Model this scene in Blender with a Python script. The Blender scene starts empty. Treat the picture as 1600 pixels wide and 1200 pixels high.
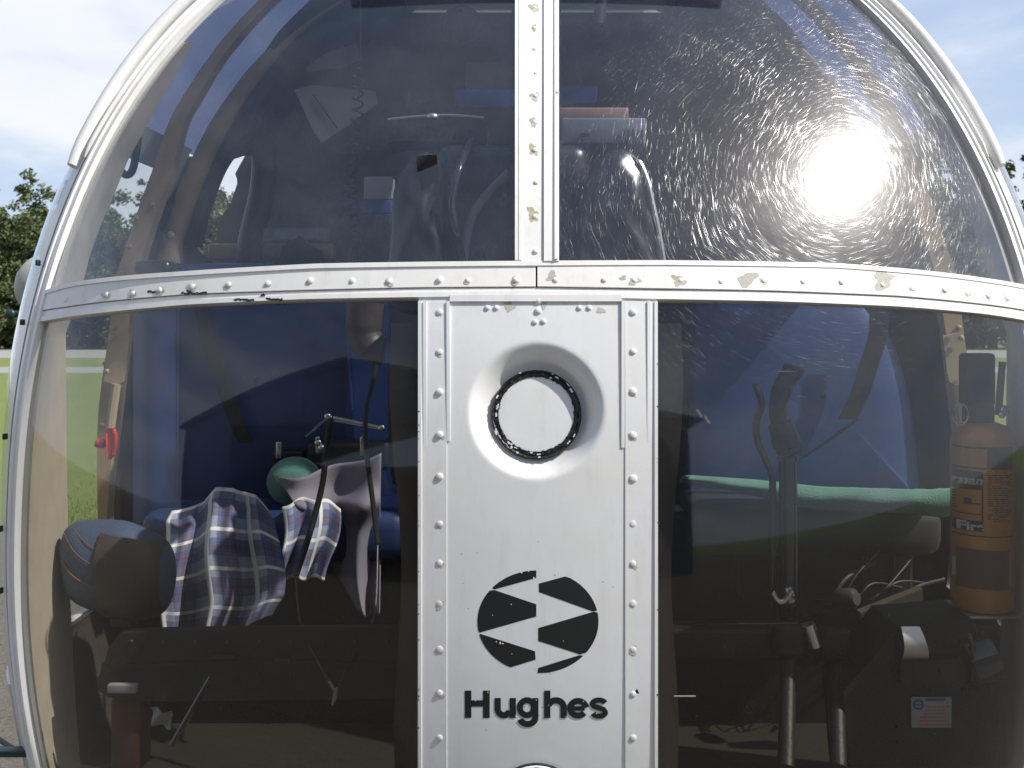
import bpy, bmesh, math, random
from mathutils import Vector, Matrix, Quaternion
from mathutils.geometry import tessellate_polygon
random.seed(7)
R=math.radians
scene=bpy.context.scene
# ------------------------------------------------------------------ camera, world, sun, exposure
F,CX,HY,CZ=1500.,838.,530.,1.45
cd=bpy.data.cameras.new('camera'); cam=bpy.data.objects.new('camera',cd); scene.collection.objects.link(cam)
cam.location=(0,0,CZ); cam.rotation_euler=(R(90),0,0)
cd.sensor_width=36; cd.lens=F/1600*36; cd.shift_x=-(CX-800)/1600; cd.shift_y=-(600-HY)/1600
cd.clip_start=.05; cd.clip_end=3000
cd.dof.use_dof=True; cd.dof.focus_distance=1.08; cd.dof.aperture_fstop=20
scene.camera=cam
scene.render.resolution_x=1024; scene.render.resolution_y=768
SUN=Vector((.635,-.168,.754)).normalized()
sl=bpy.data.lights.new('sun','SUN'); sl.energy=4.4; sl.angle=R(.55); sl.color=(1,.955,.88)
so=bpy.data.objects.new('sun',sl); scene.collection.objects.link(so)
so.rotation_euler=SUN.to_track_quat('Z','Y').to_euler(); so.location=(5,-3,8)
w=bpy.data.worlds.new('World'); scene.world=w; w.use_nodes=True
nt=w.node_tree; nt.nodes.clear()
def N(nt,t,**k):
    n=nt.nodes.new(t)
    for a,b in k.items():
        if a=='ins':
            for i,v in b.items():
                if hasattr(v,'is_output'): nt.links.new(v,n.inputs[i])
                else: n.inputs[i].default_value=v
        else: setattr(n,a,b)
    return n
sky=N(nt,'ShaderNodeTexSky',sky_type='NISHITA',sun_disc=False,sun_elevation=math.asin(SUN.z),sun_rotation=math.atan2(SUN.x,SUN.y),altitude=50,air_density=1.0,dust_density=1.6,ozone_density=1.2)
tc=N(nt,'ShaderNodeTexCoord')
mp=N(nt,'ShaderNodeMapping',ins={'Vector':tc.outputs['Generated'],'Scale':(1,1,2.6),'Location':(.3,.1,.05)})
cn=N(nt,'ShaderNodeTexNoise',ins={'Vector':mp.outputs[0],'Scale':3.4,'Detail':8.,'Roughness':.5,'Distortion':.25})
cr=N(nt,'ShaderNodeMapRange',interpolation_type='SMOOTHSTEP',ins={0:cn.outputs[0],1:.40,2:.62,3:.0,4:.95})
cn2=N(nt,'ShaderNodeTexNoise',ins={'Vector':mp.outputs[0],'Scale':9.,'Detail':6.,'Roughness':.5})
cc=N(nt,'ShaderNodeMixRGB',ins={0:cn2.outputs[0],1:(6.6,7.0,7.7,1),2:(7.9,8.0,8.3,1)})
hz=N(nt,'ShaderNodeMixRGB',ins={0:.62,1:sky.outputs[0],2:(5.0,6.1,8.0,1)})
sz=N(nt,'ShaderNodeSeparateXYZ',ins={0:tc.outputs['Generated']})
lowm=N(nt,'ShaderNodeMapRange',interpolation_type='SMOOTHSTEP',ins={0:sz.outputs[2],1:.36,2:.62,3:1.,4:.22})
crl=N(nt,'ShaderNodeMath',operation='MULTIPLY',ins={0:cr.outputs[0],1:lowm.outputs[0]})
hzm=N(nt,'ShaderNodeMath',operation='MULTIPLY',ins={0:lowm.outputs[0],1:.62}); nt.links.new(hzm.outputs[0],hz.inputs[0])
mx=N(nt,'ShaderNodeMixRGB',ins={0:crl.outputs[0],1:hz.outputs[0],2:cc.outputs[0]})
bg=N(nt,'ShaderNodeBackground',ins={0:mx.outputs[0],1:.105})
wo=N(nt,'ShaderNodeOutputWorld',ins={0:bg.outputs[0]})
scene.view_settings.view_transform='Standard'; scene.view_settings.look='None'
scene.view_settings.exposure=0.3; scene.view_settings.gamma=1
scene.render.engine='CYCLES'
cy=scene.cycles; cy.max_bounces=10; cy.transparent_max_bounces=24; cy.glossy_bounces=5; cy.transmission_bounces=6; cy.caustics_reflective=False; cy.caustics_refractive=False; cy.sample_clamp_indirect=4

# ------------------------------------------------------------------ materials
def mat(name,col,rough=.5,metal=0.,coat=0.,bump=0.,bscale=60.,var=0.,vscale=8.,spec=.5,col2=None,sheen=0.):
    m=bpy.data.materials.new(name); m.use_nodes=True; t=m.node_tree; p=t.nodes['Principled BSDF']
    tcd=N(t,'ShaderNodeTexCoord')
    c=(*col,1)
    p.inputs['Roughness'].default_value=rough; p.inputs['Metallic'].default_value=metal
    p.inputs['Coat Weight'].default_value=coat; p.inputs['Specular IOR Level'].default_value=spec
    p.inputs['Sheen Weight'].default_value=sheen
    if var>0 or col2:
        nz=N(t,'ShaderNodeTexNoise',ins={'Vector':tcd.outputs['Object'],'Scale':vscale,'Detail':6.,'Roughness':.6})
        mr=N(t,'ShaderNodeMapRange',ins={0:nz.outputs[0],1:.3,2:.7})
        c2=(*(col2 or tuple(x*(1-var) for x in col)),1)
        mm=N(t,'ShaderNodeMixRGB',ins={0:mr.outputs[0],1:c,2:c2}); t.links.new(mm.outputs[0],p.inputs['Base Color'])
        rr=N(t,'ShaderNodeMapRange',ins={0:nz.outputs[0],3:max(0,rough-.12),4:min(1,rough+.12)}); t.links.new(rr.outputs[0],p.inputs['Roughness'])
    else: p.inputs['Base Color'].default_value=c
    if bump>0:
        nb=N(t,'ShaderNodeTexNoise',ins={'Vector':tcd.outputs['Object'],'Scale':bscale,'Detail':4.})
        bn=N(t,'ShaderNodeBump',ins={'Height':nb.outputs[0],'Strength':bump,'Distance':.002}); t.links.new(bn.outputs[0],p.inputs['Normal'])
    return m
M={}
# aged white enamel: brush ripples, small chips down to primer, faint grime streaks
def white_paint(name,base=(.87,.87,.865),chip=.735):
    m=bpy.data.materials.new(name); m.use_nodes=True; t=m.node_tree; p=t.nodes['Principled BSDF']
    tcd=N(t,'ShaderNodeTexCoord'); o=tcd.outputs['Object']
    n1=N(t,'ShaderNodeTexNoise',ins={'Vector':o,'Scale':75.,'Detail':8.,'Roughness':.65,'Distortion':.4})
    c1=N(t,'ShaderNodeMapRange',ins={0:n1.outputs[0],1:chip,2:chip+.012})
    n2=N(t,'ShaderNodeTexNoise',ins={'Vector':o,'Scale':5.,'Detail':6.,'Roughness':.7})
    n2b=N(t,'ShaderNodeMapRange',ins={0:n2.outputs[0],1:.35,2:.75})
    g=N(t,'ShaderNodeMixRGB',ins={0:n2b.outputs[0],1:(*base,1),2:(base[0]*.93,base[1]*.915,base[2]*.86,1)})
    sm=N(t,'ShaderNodeMapping',ins={'Vector':o,'Scale':(60.,60.,6.)})
    sn=N(t,'ShaderNodeTexNoise',ins={'Vector':sm.outputs[0],'Scale':1.,'Detail':6.,'Roughness':.7})
    sr=N(t,'ShaderNodeMapRange',ins={0:sn.outputs[0],1:.52,2:.75,4:.30})
    g=N(t,'ShaderNodeMixRGB',ins={0:sr.outputs[0],1:g.outputs[0],2:(.50,.48,.42,1)})
    sp=N(t,'ShaderNodeTexNoise',ins={'Vector':o,'Scale':420.,'Detail':2.})
    spr=N(t,'ShaderNodeMapRange',ins={0:sp.outputs[0],1:.76,2:.80,4:.6})
    g2=N(t,'ShaderNodeMixRGB',ins={0:spr.outputs[0],1:g.outputs[0],2:(.35,.33,.3,1)})
    f=N(t,'ShaderNodeMixRGB',ins={0:c1.outputs[0],1:g2.outputs[0],2:(.42,.40,.30,1)})
    t.links.new(f.outputs[0],p.inputs['Base Color'])
    p.inputs['Roughness'].default_value=.34; p.inputs['Coat Weight'].default_value=.25; p.inputs['Coat Roughness'].default_value=.12
    nb=N(t,'ShaderNodeTexNoise',ins={'Vector':o,'Scale':14.,'Detail':3.}); nb2=N(t,'ShaderNodeTexNoise',ins={'Vector':o,'Scale':260.,'Detail':3.})
    b1=N(t,'ShaderNodeBump',ins={'Height':nb.outputs[0],'Strength':.16,'Distance':.005})
    b2=N(t,'ShaderNodeBump',ins={'Height':nb2.outputs[0],'Strength':.05,'Distance':.0007,'Normal':b1.outputs[0]})
    b3=N(t,'ShaderNodeBump',ins={'Height':c1.outputs[0],'Strength':.5,'Distance':.0006,'Normal':b2.outputs[0]},invert=True)
    t.links.new(b3.outputs[0],p.inputs['Normal']); return m
M['white']=white_paint('white_enamel')
M['panel']=white_paint('shaded_white_enamel',(.74,.75,.77),.80)  # same white paint, base darkened to put the panel's shade into the colour
M['primer']=mat('primer_chip',(.50,.47,.33),.7,var=.35,vscale=300)
M['primer_grey']=mat('grey_primer_chip',(.50,.49,.43),.7,var=.2,vscale=300)
M['black']=mat('black_marking',(.012,.013,.014),.45)
M['grime']=mat('grimy_paint',(.56,.54,.48),.6,var=.2,vscale=200)
M['seal']=mat('worn_black_seal',(.012,.012,.012),.4,bump=.6,bscale=200)
M['charcoal']=mat('charcoal_vinyl',(.025,.025,.027),.55,var=.3,vscale=12,bump=.3,bscale=60)
M['trim']=mat('beige_trim',(.50,.43,.33),.5,var=.15,vscale=20)
M['tan']=mat('tan_paint',(.50,.34,.18),.42,var=.25,vscale=14,bump=.2)
M['tanm']=mat('tan_metal_bracket',(.42,.33,.21),.45)
M['brown']=mat('brown_vinyl',(.055,.042,.034),.5,var=.4,vscale=6,bump=.4,bscale=200)
M['bow']=mat('dark_brown_bow',(.018,.012,.009),.6,var=.3,vscale=12)
M['bulk']=mat('bulkhead_cloth',(.15,.115,.10),.7,var=.4,vscale=4,bump=.3,bscale=150)
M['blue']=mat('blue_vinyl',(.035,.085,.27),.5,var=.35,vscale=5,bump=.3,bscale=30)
M['blueshade']=mat('shaded_blue_vinyl',(.022,.050,.15),.45,var=.3,vscale=5,bump=.3,bscale=30)  # the blue vinyl darkened: shadow on the left seat put into the colour
M['teal']=mat('teal_towelling',(.10,.25,.20),.95,bump=1.,bscale=500,var=.25,vscale=30,sheen=.3)
M['lilac']=mat('lilac_cotton',(.23,.21,.26),.85,var=.15,vscale=9,bump=.3,bscale=300)
M['leather']=mat('black_leatherette',(.014,.012,.012),.32,bump=.5,bscale=40,var=.3,vscale=20)
M['rubber']=mat('black_rubber',(.012,.012,.012),.5)
M['crackle']=mat('black_crackle_paint',(.012,.011,.009),.5,bump=.35,bscale=250,spec=.3)
M['gloss']=mat('gloss_black_tube',(.012,.012,.013),.16,coat=.5)
M['chrome']=mat('worn_chrome',(.6,.6,.6),.25,metal=1.)
M['alu']=mat('bare_aluminium',(.55,.54,.53),.38,metal=.9,var=.2,vscale=30)
M['card']=mat('white_card',(.24,.235,.235),.7,var=.1)
M['greycard']=mat('grey_paper',(.25,.235,.21),.8,var=.2,vscale=10)
M['navycard']=mat('navy_print',(.02,.04,.15),.6)
M['salmon']=mat('salmon_box',(.30,.17,.13),.6,var=.2)
M['greybox']=mat('grey_radio_case',(.16,.17,.20),.45,var=.2)
M['orange']=mat('orange_enamel',(.52,.22,.03),.3,coat=.6,var=.12,vscale=30)
M['rust']=mat('rust_orange_leather',(.075,.026,.013),.6,var=.4,vscale=12)
M['labelbk']=mat('black_print',(.015,.015,.02),.5)
M['labeltxt']=mat('pale_print',(.5,.48,.46),.5)
M['maroon']=mat('maroon_print',(.10,.045,.03),.5)
M['green']=mat('green_print',(.02,.09,.05),.5)
M['red']=mat('red_paint',(.5,.02,.02),.35,coat=.4)
M['sole']=mat('brown_leather',(.06,.045,.033),.5,var=.4,vscale=15,bump=.6,bscale=80)
M['denim']=mat('slate_blue_canvas',(.055,.09,.16),.7,var=.3,vscale=8,bump=.5,bscale=400)
M['piping']=mat('orange_stitching',(.20,.10,.05),.7)
M['floor']=mat('worn_floor',(.020,.016,.010),.6,var=.5,vscale=6,bump=.4)
M['floorl']=mat('tan_floor_skin',(.11,.09,.06),.6,var=.3,vscale=9)
M['skin']=mat('white_fuselage_skin',(.74,.75,.74),.3,coat=.4,var=.06)
M['tank']=mat('pale_tank_paint',(.52,.52,.48),.45,var=.12,vscale=15)
M['dkgreen']=mat('dark_green_edge',(.02,.05,.04),.4)
M['bluetxt']=mat('blue_print',(.02,.04,.2),.5)
M['redtxt']=mat('red_print',(.4,.05,.06),.5)

def glass(name,tint,dirt=.018,scr=.5,haze=.03,nl=10,refl=1.55,density=.60):
    m=bpy.data.materials.new(name); m.use_nodes=True; t=m.node_tree; t.nodes.clear()
    out=N(t,'ShaderNodeOutputMaterial')
    uv=N(t,'ShaderNodeUVMap',uv_map='UVMap'); tg=N(t,'ShaderNodeTangent',direction_type='UV_MAP',uv_map='UVMap')
    def math_(op,a,b=0.,c=0.): return N(t,'ShaderNodeMath',operation=op,ins={0:a,1:b,2:c}).outputs[0]
    lump=N(t,'ShaderNodeTexNoise',ins={'Vector':uv.outputs[0],'Scale':5.,'Detail':1.})
    bm_=N(t,'ShaderNodeBump',ins={'Height':lump.outputs[0],'Strength':.12,'Distance':.004})
    bf=N(t,'ShaderNodeNewGeometry').outputs['Backfacing']
    ior=math_('MULTIPLY_ADD',bf,1/1.49-1.49,1.49)   # same thin-sheet reflectance from both sides
    fr=N(t,'ShaderNodeFresnel',ins={'IOR':ior,'Normal':bm_.outputs[0]})
    k=N(t,'ShaderNodeMath',operation='MULTIPLY',use_clamp=True,ins={0:fr.outputs[0],1:refl}).outputs[0]
    tr=N(t,'ShaderNodeBsdfTransparent',ins={0:(*tint,1)})
    gl=N(t,'ShaderNodeBsdfGlossy',ins={'Color':(.93,.96,1,1),'Roughness':.035,'Normal':bm_.outputs[0]})
    base=N(t,'ShaderNodeMixShader',ins={0:k,1:tr.outputs[0],2:gl.outputs[0]})
    # polishing haze
    hn=N(t,'ShaderNodeTexNoise',ins={'Vector':uv.outputs[0],'Scale':9.,'Detail':5.,'Roughness':.65})
    hr=N(t,'ShaderNodeMapRange',ins={0:hn.outputs[0],1:.35,2:.7,3:haze*1.3,4:haze*2.1})
    hrw=N(t,'ShaderNodeMapRange',ins={0:hn.outputs[0],1:.35,2:.7,3:haze*.35,4:haze*.6})
    hg=N(t,'ShaderNodeBsdfGlossy',ins={'Color':hrw.outputs[0],'Roughness':.40})
    hg2=N(t,'ShaderNodeBsdfGlossy',ins={'Color':hr.outputs[0],'Roughness':.27})
    hg3=N(t,'ShaderNodeBsdfGlossy',ins={'Color':hr.outputs[0],'Roughness':.145})
    a1=N(t,'ShaderNodeAddShader',ins={0:base.outputs[0],1:hg.outputs[0]})
    a2_=N(t,'ShaderNodeAddShader',ins={0:a1.outputs[0],1:hg2.outputs[0]})
    a2=N(t,'ShaderNodeAddShader',ins={0:a2_.outputs[0],1:hg3.outputs[0]})
    # dust
    dn=N(t,'ShaderNodeTexNoise',ins={'Vector':uv.outputs[0],'Scale':3.,'Detail':8.,'Roughness':.7})
    dsp=N(t,'ShaderNodeTexNoise',ins={'Vector':uv.outputs[0],'Scale':230.,'Detail':1.})
    d2=N(t,'ShaderNodeMapRange',ins={0:dsp.outputs[0],1:.77,2:.84,3:0.,4:.10})
    d1=N(t,'ShaderNodeMapRange',ins={0:dn.outputs[0],1:.3,2:.75,3:dirt*.3,4:dirt*1.6})
    dd=math_('ADD',d1.outputs[0],d2.outputs[0])
    df=N(t,'ShaderNodeBsdfDiffuse',ins={'Color':(.75,.76,.8,1)})
    a3=N(t,'ShaderNodeMixShader',ins={0:dd,1:a2.outputs[0],2:df.outputs[0]})
    last=a3.outputs[0]
    if nl:
        warp=N(t,'ShaderNodeTexNoise',ins={'Vector':uv.outputs[0],'Scale':7.,'Detail':1.})
        wv=N(t,'ShaderNodeVectorMath',operation='SCALE',ins={0:warp.outputs[1],3:.035})
        uw=N(t,'ShaderNodeVectorMath',operation='ADD',ins={0:uv.outputs[0],1:wv.outputs[0]})
        mask=None; rot=None
        for i in range(nl):
            a=math.pi*i/nl+random.uniform(-.06,.06)
            rm=N(t,'ShaderNodeVectorRotate',rotation_type='Z_AXIS',ins={'Vector':uw.outputs[0],'Angle':-a})
            sc=N(t,'ShaderNodeMapping',ins={'Vector':rm.outputs[0],'Scale':(17.+12*(i%3),2300.+700*(i%2),1),'Location':(i*13.7,i*7.3,i*3.1)})
            nz=N(t,'ShaderNodeTexNoise',ins={'Vector':sc.outputs[0],'Scale':1.,'Detail':1.,'Roughness':.4})
            mk=N(t,'ShaderNodeMapRange',ins={0:nz.outputs[0],1:density,2:density+.20,3:0.,4:1.}).outputs[0]
            sc2=N(t,'ShaderNodeMapping',ins={'Vector':rm.outputs[0],'Scale':(30.,900.,1),'Location':(i*3.7,i*17.3,0)})
            nz2=N(t,'ShaderNodeTexNoise',ins={'Vector':sc2.outputs[0],'Scale':1.,'Detail':0.})
            rv=math_('MULTIPLY_ADD',nz2.outputs[0],.16,a/(2*math.pi)-.08)
            if mask is None: mask,rot=mk,rv
            else:
                gt=math_('GREATER_THAN',mk,mask); mask=math_('MAXIMUM',mk,mask)
                d=math_('SUBTRACT',rv,rot); rot=math_('MULTIPLY_ADD',gt,d,rot)
        pn=N(t,'ShaderNodeTexNoise',ins={'Vector':uv.outputs[0],'Scale':11.,'Detail':3.})
        pr=N(t,'ShaderNodeMapRange',ins={0:pn.outputs[0],1:.35,2:.68,3:.12,4:1.})
        sc_=math_('MULTIPLY',math_('MULTIPLY',mask,scr),pr.outputs[0])
        an=N(t,'ShaderNodeBsdfAnisotropic',distribution='BECKMANN',ins={'Color':sc_,'Roughness':.225,'Anisotropy':.80,'Rotation':rot,'Tangent':tg.outputs[0]}) if hasattr(bpy.types,'ShaderNodeBsdfAnisotropic') else None
        last=N(t,'ShaderNodeAddShader',ins={0:last,1:an.outputs[0]}).outputs[0]
    t.links.new(last,out.inputs[0]); return m
M['glassU']=glass('scratched_perspex',(.84,.86,.90),dirt=.003,scr=.13,haze=.010,density=.59,refl=1.35)
M['glassL']=glass('tinted_perspex',(.84,.825,.79),dirt=.0010,scr=.025,haze=.003,density=.62,refl=1.0)
M['glassR']=glass('smoked_roof_perspex',(.15,.17,.27),dirt=.006,haze=.006,nl=0)
M['glassD']=glass('door_perspex',(.80,.83,.82),dirt=.004,haze=.006,nl=0)

# plaid cloth (UV based weave)
def plaid():
    m=bpy.data.materials.new('plaid_cotton'); m.use_nodes=True; t=m.node_tree; p=t.nodes['Principled BSDF']
    uv=N(t,'ShaderNodeUVMap',uv_map='UVMap'); sx=N(t,'ShaderNodeSeparateXYZ',ins={0:uv.outputs[0]})
    def ma(op,a,b=0.): return N(t,'ShaderNodeMath',operation=op,ins={0:a,1:b}).outputs[0]
    def band(o,c,wd,per=1.):
        f=ma('FRACT',ma('MULTIPLY',o,1/per)); return ma('LESS_THAN',ma('ABSOLUTE',ma('SUBTRACT',f,c)),wd)
    x,y=sx.outputs[0],sx.outputs[1]
    col=(.30,.34,.46,1)
    a=N(t,'ShaderNodeMixRGB',ins={0:ma('MULTIPLY',band(x,.5,.22),.55),1:col,2:(.05,.035,.05,1)})
    a=N(t,'ShaderNodeMixRGB',ins={0:ma('MULTIPLY',band(y,.5,.22),.55),1:a.outputs[0],2:(.05,.035,.05,1)})
    for o in (x,y):
        for c in (.34,.42,.58,.66): a=N(t,'ShaderNodeMixRGB',ins={0:ma('MULTIPLY',band(o,c,.018),.5),1:a.outputs[0],2:(.10,.17,.42,1)})
        a=N(t,'ShaderNodeMixRGB',ins={0:ma('MULTIPLY',band(o,.5,.03),.5),1:a.outputs[0],2:(.22,.08,.09,1)})
    for o in (x,y):
        a=N(t,'ShaderNodeMixRGB',ins={0:ma('MULTIPLY',band(o,.04,.055),.85),1:a.outputs[0],2:(.85,.82,.76,1)})
    t.links.new(a.outputs[0],p.inputs['Base Color']); p.inputs['Roughness'].default_value=.9
    wv=N(t,'ShaderNodeTexNoise',ins={'Vector':uv.outputs[0],'Scale':60.})
    b=N(t,'ShaderNodeBump',ins={'Height':wv.outputs[0],'Strength':.4,'Distance':.002}); t.links.new(b.outputs[0],p.inputs['Normal'])
    return m
M['plaid']=plaid()

# ------------------------------------------------------------------ helpers
def link(name,me,parent=None):
    o=bpy.data.objects.new(name,me); scene.collection.objects.link(o)
    if parent: o.parent=parent
    return o
def tag(o,label=None,cat=None,group=None,kind=None):
    for k,v in (('label',label),('category',cat),('group',group),('kind',kind)):
        if v: o[k]=v
    return o
def empty(name,loc,label,cat,group=None):
    o=bpy.data.objects.new(name,None); scene.collection.objects.link(o); o.location=loc; o.empty_display_size=.2
    return tag(o,label,cat,group)
class MB:
    def __init__(s): s.v=[];s.f=[];s.m=[];s.uv={};s.mats=[];s.cur=0
    def use(s,m):
        if m not in s.mats: s.mats.append(m)
        s.cur=s.mats.index(m); return s
    def quadgrid(s,pts,nu,nv,flip=False,wrapu=False,uv=None):
        b=len(s.v); s.v+=pts
        for j in range(nv):
            for i in range(nu):
                w_=nu+ (0 if wrapu else 1)
                a=b+j*w_+i; c=b+j*w_+(i+1)%w_; d=b+(j+1)*w_+(i+1)%w_; e=b+(j+1)*w_+i
                f=(a,c,d,e) if not flip else (a,e,d,c)
                if uv: s.uv[len(s.f)]=[uv(i,j),uv(i+1,j),uv(i+1,j+1),uv(i,j+1)] if not flip else [uv(i,j),uv(i,j+1),uv(i+1,j+1),uv(i+1,j)]
                s.f.append(f); s.m.append(s.cur)
        return b
    def sheet(s,fn,nu,nv,flip=False,uvfn=None):
        pts=[Vector(fn(i/nu,j/nv)) for j in range(nv+1) for i in range(nu+1)]
        s.quadgrid(pts,nu,nv,flip,uv=(lambda i,j:uvfn(i/nu,j/nv)) if uvfn else None)
    def slab(s,fn,nu,nv,o0,o1):
        # fn(u,v,off); outer face at o1, inner at o0, closed edges
        s.sheet(lambda u,v:fn(u,v,o1),nu,nv); s.sheet(lambda u,v:fn(u,v,o0),nu,nv,True)
        for u in (0,1): s.sheet(lambda a,v:fn(u,v,o0+(o1-o0)*a),1,nv,u==1)
        for v in (0,1): s.sheet(lambda u2,a:fn(u2,v,o0+(o1-o0)*a),nu,1,v==0)
    def box(s,c,sz,rot=None,bev=0.):
        bm=bmesh.new(); bmesh.ops.create_cube(bm,size=1); bmesh.ops.scale(bm,vec=Vector(sz),verts=bm.verts)
        if bev: bmesh.ops.bevel(bm,geom=bm.edges[:],offset=bev,segments=3,affect='EDGES',profile=.5)
        mt=Matrix.Translation(Vector(c))
        if rot is not None: mt=mt@rot.to_4x4()
        s.addbm(bm,mt)
        return s
    def addbm(s,bm,mt=Matrix()):
        b=len(s.v); bm.verts.ensure_lookup_table(); bm.verts.index_update()
        for v in bm.verts: s.v.append(mt@v.co)
        for f in bm.faces: s.f.append(tuple(b+v.index for v in f.verts)); s.m.append(s.cur)
        bm.free()
    def tube(s,pts,r,n=10,cap=True,closed=False):
        pts=[Vector(p) for p in pts]; rr=r if isinstance(r,(list,tuple)) else [r]*len(pts)
        m=len(pts); up=Vector((.13,.31,.94)); rings=[]
        prev=None
        for i,p in enumerate(pts):
            d=(pts[(i+1)%m]-pts[i-1]) if closed else (pts[min(i+1,m-1)]-pts[max(i-1,0)])
            d.normalize()
            x=(prev-d*prev.dot(d)) if prev is not None else up.cross(d)
            x.normalize(); prev=x; y=d.cross(x)
            rings+= [p+(x*math.cos(2*math.pi*k/n)+y*math.sin(2*math.pi*k/n))*rr[i] for k in range(n)]
        b=s.quadgrid(rings,n,m-1,wrapu=True)
        if closed:
            for k in range(n): s.f.append((b+(m-1)*n+k,b+(m-1)*n+(k+1)%n,b+(k+1)%n,b+k)); s.m.append(s.cur)
        elif cap:
            s.f.append(tuple(b+k for k in range(n))[::-1]); s.m.append(s.cur)
            s.f.append(tuple(b+(m-1)*n+k for k in range(n))); s.m.append(s.cur)
        return s
    def lathe(s,prof,c,axis=(0,0,1),n=32):
        q=Vector((0,0,1)).rotation_difference(Vector(axis).normalized()); c=Vector(c)
        pts=[c+q@Vector((r*math.cos(2*math.pi*k/n),r*math.sin(2*math.pi*k/n),h)) for r,h in prof for k in range(n)]
        s.quadgrid(pts,n,len(prof)-1,wrapu=True); return s
    def poly(s,pts3,thick=None):
        # flat polygon, optional extrusion vector
        b=len(s.v); n=len(pts3); s.v+=[Vector(p) for p in pts3]
        for tri in tessellate_polygon([[Vector(p) for p in pts3]]): s.f.append(tuple(b+i for i in tri)); s.m.append(s.cur)
        if thick is not None:
            s.v+=[Vector(p)+thick for p in pts3]
            for tri in tessellate_polygon([[Vector(p) for p in pts3]]): s.f.append(tuple(b+n+i for i in tri[::-1])); s.m.append(s.cur)
            for i in range(n): s.f.append((b+i,b+(i+1)%n,b+n+(i+1)%n,b+n+i)); s.m.append(s.cur)
    def dome(s,p,n_,r,h=.55,seg=10):
        s.lathe([(r,-.0005),(r*.97,r*h*.35),(r*.75,r*h*.75),(r*.4,r*h*.96),(.0001,r*h)],p,n_,seg)
    def build(s,name,parent=None,smooth=40,sub=0,bevel=0,loc=None):
        me=bpy.data.meshes.new(name); me.from_pydata([tuple(v) for v in s.v],[],s.f); me.validate(clean_customdata=False) if False else None
        for m in s.mats: me.materials.append(m)
        me.polygons.foreach_set('material_index',s.m)
        if s.uv:
            l=me.uv_layers.new(name='UVMap')
            for fi,co in s.uv.items():
                for li,c in zip(me.polygons[fi].loop_indices,co): l.data[li].uv=c
        if smooth:
            me.polygons.foreach_set('use_smooth',[True]*len(s.f))
            try: me.set_sharp_from_angle(angle=R(smooth))
            except Exception: pass
        me.update()
        o=link(name,me,parent)
        if bevel:
            b=o.modifiers.new('b','BEVEL'); b.width=bevel; b.segments=2; b.limit_method='ANGLE'
        if sub:
            q=o.modifiers.new('s','SUBSURF'); q.levels=sub; q.render_levels=sub
        return o
def P(px,py,y): return Vector(((px-CX)/F*y,y,CZ+(HY-py)/F*y))
def catmull(pts,n=8):
    pts=[Vector(p) for p in pts]; out=[]
    for i in range(len(pts)-1):
        a=pts[max(i-1,0)];b=pts[i];c=pts[i+1];d=pts[min(i+2,len(pts)-1)]
        for k in range(n):
            t=k/n; out.append(.5*((2*b)+(c-a)*t+(2*a-5*b+4*c-d)*t*t+(3*b-a-3*c+d)*t**3))
    out.append(pts[-1]); return out
def interp(tab,x):
    if x<=tab[0][0]: return tab[0][1]
    for (a,b),(c,d) in zip(tab,tab[1:]):
        if x<=c: return b+(d-b)*(x-a)/(c-a)
    return tab[-1][1]

# ------------------------------------------------------------------ the cabin shell (z measured from eye level)
CYS,A0,B0,Z0,K,Q=1.5,.785,.5,-.23,.10,2.25
def s_(z):
    u=(z-Z0)/(.98 if z>Z0 else .98); return max(1e-4,1-abs(u)**Q)**(1/Q)
def A(z): return A0*s_(z)
def B(z): 
    zz=min(z,.52)
    return max(.04,B0*s_(z)-.2*max(0,zz+.5)**2-K*max(0,zz+.1)**1.5)
def S0(t,z):
    # t beyond 90 degrees runs straight back along the cabin side
    if abs(t)<=math.pi/2: return Vector((A(z)*math.sin(t),CYS-B(z)*math.cos(t),z))
    e=abs(t)-math.pi/2; return Vector((math.copysign(A(z)*(1-.03*e*e),t),CYS+.5*e,z))
def Nn(t,z):
    e=1e-4; a=S0(t+e,z)-S0(t-e,z); b=S0(t,z+e)-S0(t,z-e); return a.cross(b).normalized()
def S(t,z,off=0.):
    p=S0(t,z)
    if off: p=p+Nn(t,z)*off
    return p+Vector((0,0,CZ))
def hit(px,py):
    rx=(px-CX)/F; rz=(HY-py)/F
    def g(y): return (rx*y/A(rz*y))**2+((y-CYS)/B(rz*y))**2-1
    y=.85; best=(9,y)
    while y<1.62:
        v=g(y)
        if v<best[0]: best=(v,y)
        if v<=0: break
        y+=.004
    if y<1.62:
        lo,hi=y-.004,y
        for _ in range(22):
            m=(lo+hi)/2
            if g(m)>0: lo=m
            else: hi=m
        y=hi
    else: y=best[1]
    z=rz*y; return math.atan2(rx*y/A(z),(CYS-y)/B(z)),z
def SP(px,py,off=0.):
    t,z=hit(px,py); return S(t,z,off)
def SN(px,py): t,z=hit(px,py); return Nn(t,z)
def L(a,b,t): return a+(b-a)*t

heli=empty('helicopter',(0,1.5,.35),'small white helicopter seen nose on with scratched bubble windscreen and black lettering','helicopter')
HELI=[]
def hb(mb,name,parent=None,**k):
    o=mb.build(name,None,**k)
    p=parent or heli
    o.parent=p; o.matrix_parent_inverse=Matrix.Translation(-Vector(heli.location)) if p is heli else Matrix()
    return o
TB=[(0,.0)]
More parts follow.
